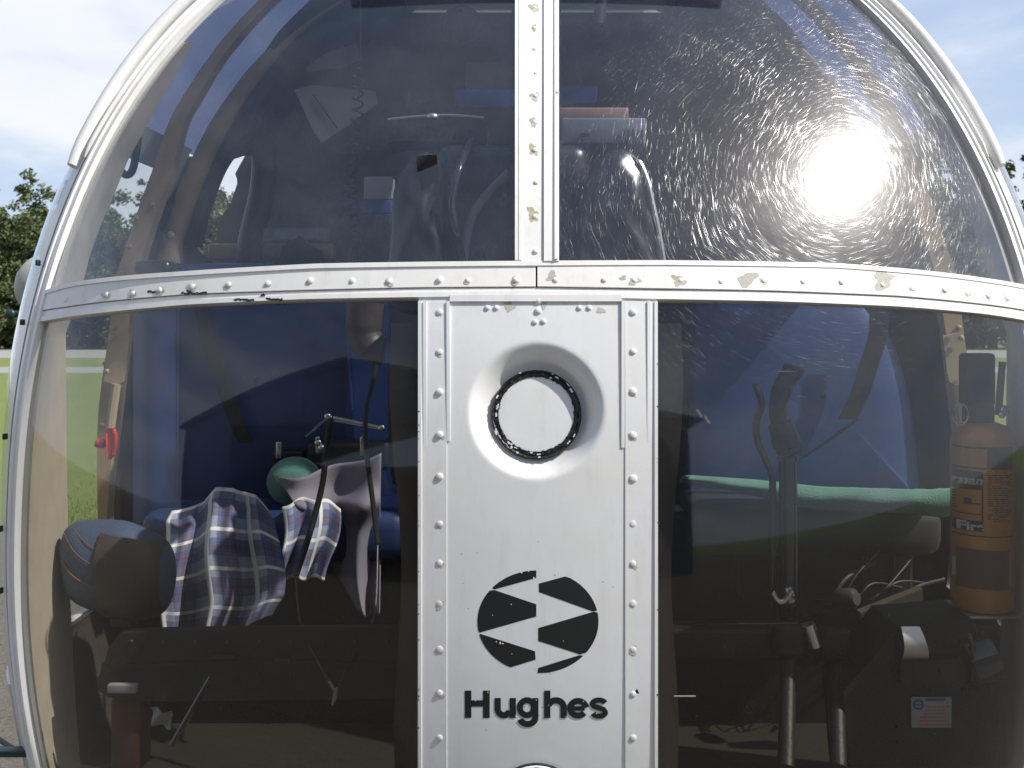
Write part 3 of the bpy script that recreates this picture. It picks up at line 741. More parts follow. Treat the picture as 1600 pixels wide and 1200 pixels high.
# roof bows
for sg in (-1,1):
    def mir(x): return x if sg<0 else 2*CX-x
    lf=[(530,-60),(475,-8),(425,45),(392,105),(365,185),(335,260),(306,325),(290,385)]
    lr=[(600,-60),(530,0),(480,55),(445,110),(415,165),(385,215),(350,262),(324,330),(311,385)]
    if sg>0: lf=[(x-6,y) for x,y in lf]
    a=catmull([PC(mir(x),y,1.86) for x,y in lf],6); b=catmull([PC(mir(x),y,1.86) for x,y in lr],5)
    n=40
    ra=[a[int(i*(len(a)-1)/n)] for i in range(n+1)]; rb=[b[int(i*(len(b)-1)/n)] for i in range(n+1)]
    mb=MB().use(M['bow'])
    mb.slab(lambda u,v,o:L(ra[int(round(v*n))],rb[int(round(v*n))],u)+Vector((0,o,-.0+0)),2,n,.02,-.02) if True else None
    hb(mb,'roof_bow')
    # door pillar in tan, with rivets
    e0=[(470,-60),(400,0),(330,75),(285,145),(262,190),(240,260),(222,310),(200,375),(180,440),(170,520),(152,640),(138,740),(124,812)]
    e1=[(495,-60),(420,5),(352,82),(310,150),(288,190),(270,260),(252,310),(230,375),(212,440),(198,520),(184,640),(172,740),(164,812)]
    a=catmull([PC(mir(x),y,1.63) for x,y in e0],5); b=catmull([PC(mir(x),y,1.63,.99) if False else PC(mir(x),y,1.63,.93) for x,y in e1],5); n=len(a)-1
    mb=MB().use(M['tan'])
    mb.slab(lambda u,v,o:L(a[int(round(v*n))],b[int(round(v*n))],u if sg<0 else 1-u)+Vector((0,o,0)),2,n,.025,0)
    for x,y in ((213,341),(202,385),(192,427),(178,512),(174,528),(164,568),(160,664),(238,320)): mb.dome(P(mir(x),y,1.629),(0,-1,0),.0045,.6,8)
    pil=hb(mb,'door_pillar')
    if sg<0: pil['label']='tan riveted pillar lit by the sun'
    # latch bracket
    mb=MB().use(M['tanm'])
    pts=[(178,520),(200,525),(203,521),(196,583),(192,597),(183,602),(162,596),(165,560)]
    mb.poly([P(mir(x),y,1.605) for x,y in pts],Vector((0,.012,0)))
    mb.tube([P(mir(182),600,1.605),P(mir(172),668,1.605)],.008,8)
    for x,y in ((178,512),(174,528),(166,580)): mb.dome(P(mir(x),y,1.60),(0,-1,0),.005,.6,8)
    o=mb.build('latch_bracket',None); o.parent=pil
    if sg<0:
        mb=MB().use(M['red']); mb.poly([P(x,y,1.592) for x,y in ((166,678),(170,671),(176,671),(180,682),(180,698),(175,712),(170,716),(167,704))],Vector((0,.008,0))); mb.tube([P(165,694,1.60),P(150,692,1.60)],.008,8)
        o=mb.build('door_handle',None,bevel=.002); o.parent=pil
    # rear tan column
    e0=[(425,-60),(360,20),(322,90),(302,150),(292,210),(268,300),(240,350),(230,385),(232,412)]; e1=[(465,-40),(400,35),(365,95),(345,150),(330,210),(302,300),(285,350),(275,385),(285,412)]
    a=catmull([PC(mir(x),y,1.82,.975) for x,y in e0],5); b=catmull([PC(mir(x),y,1.82,.915) for x,y in e1],5); n=len(a)-1
    mb=MB().use(M['tan'])
    def pipe(u,v,o):
        i=int(round(v*n)); c=(a[i]+b[i])/2; w_=(b[i]-a[i])/2
        return c-w_*math.cos(u*math.pi)+Vector((0,-w_.length*math.sin(u*math.pi)*.8+o,0))
    mb.slab(lambda u,v,o:pipe(u if sg<0 else 1-u,v,o),10,n,.006,0)
    mb.dome(P(mir(266),368,1.79),(0,-1,0),.008,.6,10)
    hb(mb,'cabin_column')
# inner tan column seen left of centre + sill beam
mb=MB().use(M['brown'])
mb.tube(catmull([P(392,210,1.99),P(412,235,1.98),P(410,300,1.98),P(392,380,1.98),P(385,470,1.98)],6),.026,14); hb(mb,'bulkhead_tube')
mb=MB().use(M['tan']); mb.box(P(425,394,2.0),(.26,.03,.034),bev=.005); mb.box(P(1260,398,2.0),(.28,.03,.034),bev=.005); hb(mb,'bulkhead_beam')
# seat backs and cushions
def seatback(name,outl,y,mt,parent=None):
    mb=MB().use(mt); n=len(outl); c=Vector((sum(p[0] for p in outl)/n,sum(p[1] for p in outl)/n))
    layers=[(1.,.02),(1.,0)]+[(math.cos(q/22*1.55),-.04*math.sin(q/22*1.55)**.6) for q in range(1,23)]
    pts=[]
    oc=[(P(a,b,y)) for a,b in outl]; cc=P(c.x,c.y,y)
    for s1,dy in layers:
        for p in oc: pts.append(cc+(p-cc)*s1+Vector((0,dy,0)))
    mb.quadgrid(pts,n,len(layers)-1,wrapu=True); return hb(mb,name,parent)
def smoothpoly(pts,n=6):
    p=[Vector((a,b,0)) for a,b in pts]; p=[p[-1]]+p+[p[0],p[1]]; c=catmull(p,n)[n:-n-1]; return [(q.x,q.y) for q in c]
sb=[(205,470),(232,425),(330,412),(520,412),(600,420),(612,520),(605,700),(598,830),(400,835),(205,832),(200,650)]
seatback('seat_back',smoothpoly(sb),1.80,M['blueshade'])
mb=MB().use(M['blue']); 
mb.sheet(lambda u,v:P(L(208,277,u),L(470,815,v),1.745)+Vector((0,-.022*math.sin(u*math.pi),0)),10,30,True); hb(mb,'lit_seat_bolster',smooth=180)  # brighter blue paints in the lit strip of the seat back
mb=MB().use(M['blue']); mb.tube([P(278,460,1.745),P(276,820,1.745)],.0025,6); mb.tube([P(541,470,1.745),P(545,560,1.74),P(551,640,1.74)],.0025,6)
mb.poly([P(x,y,1.742) for x,y in ((542,478),(604,478),(604,735),(560,735),(550,640))],Vector((0,.004,0)))  # brighter patch paints in the lit part beside the pedestal
hb(mb,'seat_piping_lit_patch',smooth=0)
sb2=[(1085,470),(1100,440),(1300,440),(1352,478),(1385,520),(1408,580),(1424,660),(1434,775),(1430,800),(1240,802),(1085,800),(1080,640)]
seatback('seat_back',smoothpoly(sb2),1.80,M['blue'])
# seat cushions
def cushion(x0,x1,yt,y0,y1,mt,name,h=.09):
    a=P(x0,yt,y0); b=P(x1,yt,y0); mb=MB().use(mt); mb.box(((a.x+b.x)/2,(y0+y1)/2,a.z-h/2),(b.x-a.x,y1-y0,h),bev=.03)
    return hb(mb,name)
cushion(212,640,800,1.62,1.96,M['blueshade'],'seat_cushion')
cushion(1082,1480,790,1.60,1.95,M['charcoal'],'seat_cushion')
mb=MB().use(M['crackle']); mb.box((0,1.82,CZ-.52),(1.30,.34,.44),bev=.01); hb(mb,'seat_base')
mb=MB().use(M['floor']); mb.poly([S(R(-150+300*k/60),-.665,-.016) for k in range(61)],Vector((0,0,-.015)))
hb(mb,'cabin_floor')
mb=MB().use(M['floorl'])
for sg in (-1,1): mb.poly([P(x if sg>0 else 2*CX-x,y,1.5) for x,y in ((1345,958),(1442,920),(1442,940),(1388,1000),(1352,985))],Vector((0,.02,0)))
hb(mb,'floor_gusset',smooth=0)
# instrument pedestal + hood
mb=MB().use(M['leather'])
def ped(u,v,o):
    z=L(-.62,.02,v); hw=.172+.006*math.sin(v*9)+.008*v; a=L(-1,1,u)
    return Vector((a*hw,1.17+.04*abs(a)**6+o,CZ+z))
mb.slab(ped,16,24,.08,0.); hb(mb,'instrument_pedestal')
def lobe(pts,y,mt,name,dy=.07,**k):
    o=smoothpoly(pts,5); mb=MB().use(mt); n=len(o); c=Vector((sum(p[0] for p in o)/n,sum(p[1] for p in o)/n))
    oc=[P(a,b,y) for a,b in o]; cc=P(c.x,c.y,y); rr=[]
    lay=[(1.,.035),(1.,.012)]+[(math.cos(q/14*1.55),-.03*math.sin(q/14*1.55)) for q in range(1,15)]
    for s1,d in lay:
        for p in oc:
            q=cc+(p-cc)*s1; j=.0022*math.sin(q.z*95+q.x*60+2*math.sin(q.x*50))+.0016*math.sin(q.x*150-q.z*70); rr.append(q+Vector((0,d+(j if s1<1 else 0),0)))
    mb.quadgrid(rr,n,len(lay)-1,wrapu=True); return hb(mb,name,**k)
lobe([(612,480),(612,360),(618,290),(640,252),(668,238),(688,262),(690,330),(700,400),(705,480)],1.20,M['leather'],'instrument_shroud')
lobe([(920,480),(900,380),(915,290),(945,240),(985,236),(1010,275),(1022,330),(1035,405),(1040,480)],1.20,M['leather'],'instrument_shroud')
mb=MB().use(M['leather']); mb.box(P(800,330,1.255),(.20,.05,.17),bev=.02); hb(mb,'instrument_pod')
mb=MB().use(M['crackle']); 
mb.slab(lambda u,v,o:P(L(604,760,u),L(182+4*math.sin(u*3.1),186,v)+o*0,1.30+v*.0)+Vector((0,L(0,.06,v)+0,o-.006*(2*u-1)**4)),14,3,-.03,0); hb(mb,'glare_hood')
mb=MB().use(M['alu']); mb.tube(catmull([P(606,187,1.295),P(640,183,1.295),P(700,180,1.295),P(756,184,1.295)],5),.0018,6); mb.dome(P(676,182,1.29),(0,-.3,1),.008,.6,10); hb(mb,'hood_edge')
# torn leather flap, hoses
mb=MB().use(M['leather']); mb.slab(lambda u,v,o:P(L(L(650,662,v),L(684,688,v),u),L(245,338-20*(1-u),v),1.17)+Vector((0,o-.012*math.sin(v*5+u*2),0)),8,12,.003,0); hb(mb,'shroud_flap')
mb=MB().use(M['gloss']); mb.tube(catmull([P(737,220,1.25),P(718,262,1.19),P(706,315,1.18),(P(712,360,1.18)),P(725,420,1.2)],8),.0055,10); hb(mb,'corrugated_hose')
mb=MB().use(M['greybox']); mb.tube(catmull([P(795,270,1.2),P(760,305,1.2),P(735,345,1.2),P(722,420,1.2)],8),.006,10); hb(mb,'grey_hose')
mb=MB().use(M['alu']); mb.tube(catmull([P(975,240,1.195),P(998,252,1.188),P(1013,285,1.184),P(1016,300,1.182),P(1026,345,1.182),P(1036,400,1.184),P(1038,440,1.186)],8),[.0012]*8+[.003]*41,6); hb(mb,'shroud_edge_glint')  # bright metal line stands in for the highlight along the shroud edge
# radio boxes beside the centre post
mb=MB().use(M['greybox']); mb.box(P(940,214,1.34),(.115,.08,.036),bev=.003)
mb.use(M['rubber'])
for k in range(5): mb.box(P(975+k*7,214,1.297),(.0025,.003,.02))
mb.box(P(914,211,1.297),(.012,.003,.004)); hb(mb,'radio_case')
mb=MB().use(M['salmon']); mb.box(P(926,185,1.36),(.096,.06,.017),bev=.002); hb(mb,'compass_box')
mb=MB().use(M['navycard']); mb.box(P(900,150,1.6),(.07,.02,.03),bev=.002); mb.box(P(758,156,1.6),(.10,.02,.03),bev=.002); hb(mb,'blue_overhead_panel')
mb=MB().use(M['bow']); mb.tube([P(945,-30,1.45),P(934,38,1.45)],.009,10); hb(mb,'overhead_handle')
mb=MB().use(M['rubber'])
mb.lathe([(.040,0),(.040,-.012),(.030,-.014),(.026,-.004),(.001,-.004)],P(722,42,1.9),(0,1,.1),32); hb(mb,'air_vent')
# belts
def strap(name,px,y,w_,mt):
    c=catmull([P(a,b,y) for a,b in px],8); n=len(c)-1; mb=MB().use(mt)
    mb.slab(lambda u,v,o:c[int(round(v*n))]+Vector(((u-.5)*w_,o,0)),2,n,.003,0); return hb(mb,name)
strap('seat_belt',[(316,478),(325,530),(345,590),(366,650),(384,692)],1.73,.028,M['rubber'])
strap('seat_belt',[(1374,480),(1372,525),(1358,570),(1344,615),(1325,655)],1.73,.034,M['rubber'])
strap('seat_belt',[(1340,655),(1300,685),(1255,715)],1.70,.008,M['rubber'])
# grab loop by the left door
mb=MB().use(M['rubber']); mb.tube(catmull([P(222,178,1.62),P(216,215,1.62),P(212,245,1.62),P(206,268,1.62),P(196,273,1.62),P(186,262,1.62),P(185,250,1.62)],6),.0065,10); hb(mb,'grab_loop')
# cyclic stick (right of picture)
mb=MB().use(M['gloss']); mb.tube([P(1231,1010,1.42),P(1232,930,1.42),P(1232,830,1.42),P(1231,715,1.42)],[.0135,.0135,.0135,.0135],16)
for y,r in ((716,.0165),(708,.0150),(788,.0142)): mb.tube([P(1231,y+3,1.42),P(1231,y-3,1.42)],r,16)
for y in (925,935): mb.use(M['chrome']); mb.tube([P(1238,y,1.41),P(1230,y+4,1.41)],.012,12)
stick=hb(mb,'cyclic_stick')
mb=MB().use(M['rubber']); mb.tube(catmull([P(1231,706,1.42),P(1228,690,1.42),P(1222,670,1.42),P(1217,655,1.42),P(1216,630,1.42),P(1226,600,1.43),P(1238,582,1.43),P(1242,572,1.43)],5),[.017]*3+[.021]*5+[.019]*6+[.013]*8+[.015]*8+[.016]*5+[.008],14)
mb.tube([P(1231,706,1.41),P(1246,700,1.41),P(1249,690,1.41)],[.010,.009,.006],10)
o=mb.build('stick_grip',None); o.parent=stick
mb=MB().use(M['gloss']); mb.tube(catmull([P(1206,950,1.43),P(1207,780,1.43),P(1206,745,1.43),P(1195,715,1.43),P(1184,690,1.43),P(1182,660,1.43),P(1190,630,1.43),P(1180,600,1.43)],6),.0055,10); o=mb.build('stick_cable',None); o.parent=stick
mb=MB().use(M['chrome']); mb.tube(catmull([P(1206,925,1.40),P(1216,940,1.40),P(1226,938,1.40),P(1238,922,1.40)],5),.0045,8); mb.tube([P(1262,975,1.35),P(1274,1010,1.35)],.010,10)
for x,y in ((1088,640),(1100,650)): mb.tube([P(x,y,1.5),P(x+8,y+12,1.5)],.0025,6)
o=mb.build('stick_fitting',None); o.parent=stick
# pedals and cross beams
mb=MB().use(M['crackle'])
mb.box(P(1150,1000,1.40),(.20,.05,.045),bev=.006); mb.box(P(1232,998,1.36),(.042,.03,.045),bev=.006); mb.box(P(1303,1006,1.36),(.042,.03,.045),bev=.006)
mb.tube([P(1232,1020,1.37),P(1228,1200,1.25)],.011,12); mb.tube([P(1306,1030,1.37),P(1310,1200,1.25)],.011,12)
hb(mb,'pedal_assembly')
mb=MB().use(M['gloss']); mb.tube([P(1080,976,1.375),P(1248,974,1.335)],.0012,6); mb.use(M['trim']); mb.tube([P(1053,1088,1.2),P(1087,1088,1.2)],.0011,6); hb(mb,'pedal_edge')
tr=smoothpoly([(170,1090),(165,1030),(182,996),(215,988),(430,984),(640,984),(655,1000),(655,1060),(645,1088),(400,1094)],4)
mb=MB().use(M['floor']); mb.poly([P(a,b,1.27) for a,b in tr],Vector((0,.02,0)));hb(mb,'pedal_shelf',smooth=0,bevel=.004)
mb=MB().use(M['rust']); mb.box(P(205,1140,1.30),(.042,.04,.10),bev=.008); mb.use(M['card']); mb.box(P(192,1075,1.255),(.038,.01,.012),bev=.002); mb.use(M['rust']); mb.box(P(350,1026,1.262),(.03,.006,.004)); mb.box(P(442,1030,1.262),(.02,.006,.004))
hb(mb,'pedal_pad')
# rods on the left seat
mb=MB().use(M['chrome']); mb.tube([P(478,682,1.7),P(512,652,1.7)],.0022,8); mb.tube([P(520,652,1.7),P(596,668,1.7)],.0030,8); mb.tube([P(522,657,1.7),P(596,671,1.7)],.0016,8)
for x,y in ((512,651),(596,669),(497,692),(502,700)): mb.dome(P(x,y,1.69),(0,-1,0),.007,.7,10)
hb(mb,'belt_buckle_rods')
mb=MB().use(M['leather']); mb.box(P(548,708,1.75),(.15,.06,.05),bev=.01); mb.box(P(455,710,1.76),(.06,.05,.02),bev=.006); mb.use(M['chrome']); 
mb.box(P(497,695,1.70),(.008,.01,.03),bev=.002); mb.box(P(566,697,1.70),(.007,.01,.035),bev=.002); mb.box(P(436,703,1.70),(.010,.01,.03),bev=.002); hb(mb,'seat_console')
mb=MB().use(M['rubber']); mb.tube(catmull([P(516,655,1.4),P(510,700,1.4),P(503,760,1.4),P(482,840,1.38),P(462,900,1.35)],8),.0045,8)
mb.tube(catmull([P(592,500,1.5),P(586,580,1.48),P(572,640,1.46),(P(572,700,1.44)),P(582,780,1.42),P(590,850,1.40)],8),.0040,8)
hb(mb,'control_cable')
mb=MB().use(M['sole']); mb.tube(catmull([P(590,850,1.40),P(585,960,1.33),P(560,1010,1.28),P(530,1070,1.22)],8),.0014,6); mb.tube(catmull([P(462,900,1.35),P(470,975,1.3),P(500,1040,1.24),P(522,1075,1.2)],8),.0014,6)
mb.use(M['card']); mb.tube([P(526,1075,1.2),P(523,1090,1.2),P(519,1102,1.2)],[.002,.003,.0012],8); mb.tube([P(514,1064,1.2),P(522,1078,1.2)],.0018,8); hb(mb,'looped_wire')
mb=MB().use(M['sole']); mb.tube(catmull([P(572,472,1.45),P(568,520,1.45),P(582,545,1.45),P(600,550,1.45)],6),[.028]*6+[.026]*6+[.02]*7,14); hb(mb,'headset_cup')
# stretched card sticker etc. on console: battery box at lower right
mb=MB().use(M['crackle'])
bx_=[(1375,1015),(1402,978),(1520,968),(1560,1030),(1562,1075),(1556,1230),(1330,1230),(1318,1080)]
mb.poly([P(a,b,1.30) for a,b in bx_],Vector((0,.10,0)))
mb.poly([P(a,b,1.285) for a,b in ((1408,1036),(1500,1028),(1507,1040),(1507,1070),(1408,1070))],Vector((0,.03,0)))
for x,y in ((1402,990),(1402,1006),(1402,1020),(1402,1035),(1402,1049),(1504,1077),(1515,1077),(1529,1077),(1548,1078),(1469,1049),(1454,1079),(1403,1134),(1404,1160)): mb.dome(P(x,y,1.2995 if x<1405 or y>1072 else 1.284),(0,-1,0),.0032,.7,8)
mb.box(P(1528,1069,1.297),(.055,.01,.002),bev=.0005)
bb=hb(mb,'battery_box',smooth=0,bevel=.003)
mb=MB().use(M['gloss']); mb.lathe([(.001,-.05),(.030,-.05),(.034,-.046),(.034,.05),(.001,.05)],P(1490,985,1.37),(1,0,.05),28); mb.lathe([(.03,-.02),(.034,-.018),(.034,.018),(.03,.02)],P(1528,1030,1.30),(.9,0,.3),20); mb.tube(catmull([P(1515,990,1.28),P(1520,1015,1.27),P(1519,1062,1.28)],6),.003,8); hb(mb,'starter_relay')
mb=MB().use(M['alu']); mb.slab(lambda u,v,o:P(L(1408,L(1437,1451,v),u),L(979,1034,v),1.292)+Vector((0,o-.012*math.sin(v*3.1),0)),6,10,.002,0); hb(mb,'metal_guard')
mb=MB().use(M['card']); mb.box(P(1455,1113,1.2965),(.0545,.002,.0415),bev=.0006)
plc=hb(mb,'placard')
mb=MB().use(M['bluetxt']); c=P(1435,1101,1.2952); mb.lathe([(.0075,0),(.0045,0)],c,(0,-1,0),24); mb.box(P(1435,1101,1.2949),(.010,.0004,.0022))
mb.box(P(1462,1093,1.2949),(.026,.0004,.0035))
mb.use(M['redtxt'])
for k,(a,b) in enumerate(((1446,1478),(1446,1474),(1443,1480),(1437,1478),(1437,1482),(1437,1482))): 
    x=a
    while x<b: 
        w_=random.uniform(3,7); mb.box(P(x+w_/2,1104+k*5.6,1.2950),(w_/F*1.2,.0003,.0016)); x+=w_+1.5
o=mb.build('placard_print',None,smooth=0); o.parent=plc
# writing seen on the far side of the right door window
mb=MB().use(M['rubber'])
for k,(x,y) in enumerate(((1494,205),(1500,222),(1506,240))): 
    mb.tube([P(x,y-6,1.60),P(x+5,y+6,1.60)],.0022,6); mb.tube([P(x+8,y-8,1.60),P(x+12,y+4,1.60)],.0018,6); mb.tube([P(x+2,y,1.60),P(x+10,y-3,1.60)],.0018,6)
hb(mb,'door_marking')

mb=MB().use(M['alu']); mb.box(P(1535,952,1.36),(.075,.085,.004),bev=.001); mb.box(P(1535,800,1.40)+Vector((0,.008,0)),(.03,.004,.26),bev=.001); mb.box(P(1588,880,1.40),(.06,.01,.03),bev=.002); hb(mb,'extinguisher_bracket')
for k,x in enumerate((1150,1252,1345,1356,1398,1420)):
    mb=MB().use(M['rubber']); mb.tube([P(x,812,1.645),P(x+random.uniform(-4,4),930,1.645)],.0016 if k%2 else .0025,6); hb(mb,'seat_base_seam')
rq=random.Random(5)
for k in range(6):
    x=1290+k*22; y=930+rq.uniform(-18,18)
    mb=MB().use(M['charcoal']); mb.tube(catmull([P(x-40,y+rq.uniform(10,40),1.6),P(x,y+rq.uniform(-10,25),1.56),P(x+30,y-rq.uniform(0,30),1.57),P(x+75,y-rq.uniform(10,70),1.62)],6),rq.uniform(.0012,.0035),6); hb(mb,'wiring_loom')
mb=MB().use(M['sole']); mb.lathe([(.001,-.02),(.014,-.02),(.016,-.012),(.016,.01),(.011,.016),(.001,.016)],P(1325,935,1.53),(.6,-.7,.2),20); hb(mb,'cable_connector')
mb=MB().use(M['gloss']); mb.tube([P(330,1058,1.22),P(268,1165,1.20)],.004,8); hb(mb,'push_rod')
for y in (1000,1014,1030,1046,1062,1080): 
    pass
for k in range(9): mb=MB().use(M['sole']); mb.dome(P(205+k*50,1003+rq.uniform(-1,1),1.2695),(0,-1,0),.0028,.6,8); hb(mb,'rivet')
mb=MB().use(M['rubber']); mb.slab(lambda u,v,o:P(L(180,640,u),L(1040-8*math.sin(u*3),1046-8*math.sin(u*3),v),1.268)+Vector((0,o,0)),16,1,.002,0); hb(mb,'shelf_lip')
# ------------------------------------------------------------------ loose things in the cabin
def placed(root,mb,name,**k):
    o=mb.build(name,None,**k); o.parent=root; o.matrix_parent_inverse=Matrix.Translation(-Vector(root.location)); return o
# fire extinguisher
fx=P(1535,948,1.36); ext=empty('fire_extinguisher',fx,'orange fire extinguisher with black valve standing inside the lower pane at the right','fire extinguisher')
r_=.0425; h_=.262
mb=MB().use(M['orange']); mb.lathe([(.001,0),(r_*.9,0),(r_,.006),(r_,h_-.03),(r_*.96,h_-.017),(r_*.8,h_-.006),(r_*.42,h_),(.012,h_+.004)],fx,(0,0,1),48); placed(ext,mb,'cylinder')
mb=MB().use(M['rubber']); mb.tube([fx+Vector((-.006,0,h_)),fx+Vector((-.006,0,h_+.03))],.021,20); mb.box(fx+Vector((-.008,0,h_+.06)),(.040,.035,.075),bev=.006)
mb.tube([fx+Vector((.020,-.005,h_+.01)),fx+Vector((.026,-.005,h_+.085))],.005,8)
placed(ext,mb,'valve')
mb=MB().use(M['chrome']); mb.dome(fx+Vector((.022,-.02,h_+.018)),(.2,-1,.3),.007); mb.dome(fx+Vector((.014,-.028,h_+.012)),(-.2,-1,.3),.005); placed(ext,mb,'gauge')
mb=MB().use(M['chrome']); c=fx+Vector((-.040,-.02,h_+.012)); mb.tube([c+Vector((.011*math.cos(a/20*6.283),0,.015*math.sin(a/20*6.283))) for a in range(20)],.0008,6,closed=True); placed(ext,mb,'pull_ring')
def lab(mb,x0,x1,y0,y1,m,ro=.0004):
    # curved label patch between pixel columns on the cylinder
    mb.use(m); cx0=fx.x; rr=r_+ro
    def a(px): 
        v=((px-CX)/F*1.325-cx0)/rr; return math.asin(max(-1,min(1,v)))
    a0,a1=a(x0),a(x1); z0=P(0,y1,1.32).z; z1=P(0,y0,1.32).z
    mb.sheet(lambda u,v:Vector((cx0+rr*math.sin(L(a0,a1,u)),fx.y-rr*math.cos(L(a0,a1,u)),L(z0,z1,v))),8,1)
mb=MB()
for x0,x1,y0,y1,m in ((1482,1582,699,702,'labelbk'),(1482,1580,731,734,'labelbk'),(1539,1582,701,733,'labelbk'),(1482,1534,737,765,'labelbk'),(1482,1534,765,819,'labelbk'),(1506,1575,860,922,'maroon'),(1490,1504,846,873,'green'),(1490,1506,878,908,'labeltxt'),(1482,1582,838,840,'labelbk'),(1482,1534,815,832,'labelbk')):
    if (y0,y1)==(765,819): continue
    lab(mb,x0,x1,y0,y1,M[m])
for y in (765,804): lab(mb,1488,1534,y,y+1.5,M['labelbk'],.0006)
lab(mb,1532,1534,737,832,M['labelbk'],.0006)
for k in range(22):
    y=742+k*3.4; x=1540
    while x<1578:
        w_=random.uniform(4,10)
        if random.random()<.8: lab(mb,x,min(x+w_,1580),y,y+1.3,M['labelbk'],.0005)
        x+=w_+2
for k in range(7): lab(mb,1496,1506,770+k*4.5,771.4+k*4.5,M['labelbk'],.0005)
lab(mb,1512,1520,780,790,M['labelbk'],.0005); lab(mb,1517,1530,787,789,M['labelbk'],.0005)
placed(ext,mb,'label_print')
def text3(body,px,py,size,m,root,name,depth_y,shear=0.,bold=0.):
    cu=bpy.data.curves.new(name,'FONT'); cu.body=body; cu.size=size; cu.shear=shear; cu.offset=bold; cu.align_x='LEFT'
    to=bpy.data.objects.new('tmp',cu); scene.collection.objects.link(to); dg=bpy.context.evaluated_depsgraph_get(); me=bpy.data.meshes.new_from_object(to.evaluated_get(dg)); bpy.data.objects.remove(to)
    base=P(px,py,depth_y)
    rr=r_+.0010
    for v in me.vertices:
        x=base.x+v.co.x; z=base.z+v.co.y; s=max(-1,min(1,(x-fx.x)/rr)); v.co=Vector((fx.x+rr*math.sin(math.asin(s)),fx.y-rr*math.sqrt(max(0,1-s*s)),z))
    me.materials.clear(); me.materials.append(m); o=link(name,me,root); o.matrix_parent_inverse=Matrix.Translation(-Vector(root.location)); return o
text3('eman',1492,757,.0165,M['labeltxt'],ext,'label_lettering',1.325,.25,.0005)
text3('e Fire',1491,829,.0165,M['labeltxt'],ext,'label_lettering',1.325,0,.0006)

# cloths
mb=MB().use(M['card']); mb.slab(lambda u,v,o:P(L(235,266,u)+4*v,L(1106,1132,v)+7*u,1.215)+Vector((0,o+.006*math.sin(u*7+v*5),0)),8,6,.0006,0)
tag(mb.build('scrap_of_paper',None),'crumpled white scrap of paper near the cabin floor at the lower left','paper')
def cloth(name,fn,nu,nv,mt,uvs=(1,1),label='',cat='',th=.002):
    mb=MB().use(mt); mb.sheet(fn,nu,nv,True,uvfn=lambda u,v:(u*uvs[0],v*uvs[1])); o=mb.build(name,None,smooth=180)
    so_=o.modifiers.new('t','SOLIDIFY'); so_.thickness=th; tag(o,label,cat); return o
def plf(u,v):
    xl=interp([(0,268),(.08,257),(.3,255),(1,252)],v); xr=interp([(0,424),(.12,434),(.3,438),(.8,446),(1,430)],v)
    top=interp([(0,798),(.15,790),(.3,785),(.42,764),(.6,760),(.75,768),(.85,775),(1,800)],u)
    bot=interp([(0,986),(.5,985),(.75,979),(.9,970),(1,965)],u)
    f=.020*math.sin(u*15+v*1.5)*(.3+v)+.008*math.sin(u*31+1+v*3)+.012*math.sin(v*4.+u*2)
    y=1.44+.09*(1-v)**3-f
    return P(L(xl,xr,u)+4*math.sin(v*7+u*4),L(top,bot,v)+3*math.sin(u*12),y)
cloth('plaid_shirt',plf,70,60,M['plaid'],(2.7,3.6),'blue and white plaid shirt draped over the seat front, mostly in sunlight','shirt')
def plf2(u,v):
    return P(L(440,532-20*v,u)+5*math.sin(v*5),L(778+14*(u-.5)**2*4,905,v)+3*math.sin(u*14),1.53-.018*math.sin(u*13+v*2)*(.4+v)+.05*(1-v)**2)
cloth('plaid_cloth',plf2,40,36,M['plaid'],(1.6,2.1),'shaded plaid cloth behind and right of the sunlit plaid shirt','cloth')
def lil(u,v):
    xl=interp([(0,432),(.25,470),(.5,505),(1,560)],v); xr=interp([(0,596),(1,592)],v)
    top=interp([(0,745),(.3,742),(.7,722),(1,706)],u)
    return P(L(xl,xr,u),L(top,960,v)+4*math.sin(u*9+v*4),1.62-.02*math.sin(u*8+v*6)-.03*math.exp(-((v-.2-.12*u)/.08)**2))
cloth('lilac_cloth',lil,40,40,M['lilac'],(1,1),'pale lilac cloth hanging between the plaid shirt and the pedestal','cloth')
def tl(u,v):
    x=L(1076,1488,u); yt=interp([(0,742),(.25,749),(.5,760),(.9,765),(1,762)],u)
    d=interp([(0,14),(.2,22),(.4,36),(.85,38),(.97,46),(1,42)],u)
    # runs over the cushion's top edge then down its front
    if v<.45: t=v/.45; return P(x,yt+6,1.565)+Vector((0,L(.10,0,t),-.016*(1-t)+.006*math.sin(t*3.14)+.0015*math.sin(u*50)))
    t=(v-.45)/.55; return P(x,yt+d*t,1.565-.014*math.sin(t*3.14)-.003*math.sin(u*23+t*4))
cloth('teal_towel',tl,90,20,M['teal'],(1,1),'teal towelling cover folded over the front edge of the right hand seat','towel',.006)
mb=MB().use(M['teal']); bm=bmesh.new(); bmesh.ops.create_uvsphere(bm,u_segments=28,v_segments=16,radius=1); mb.addbm(bm,Matrix.Translation(P(460,752,1.68))@Matrix.Diagonal((.047,.045,.043,1)))
tag(mb.build('rolled_towel',None,smooth=180),'round teal rolled towel showing above the lilac cloth on the left hand seat','towel')
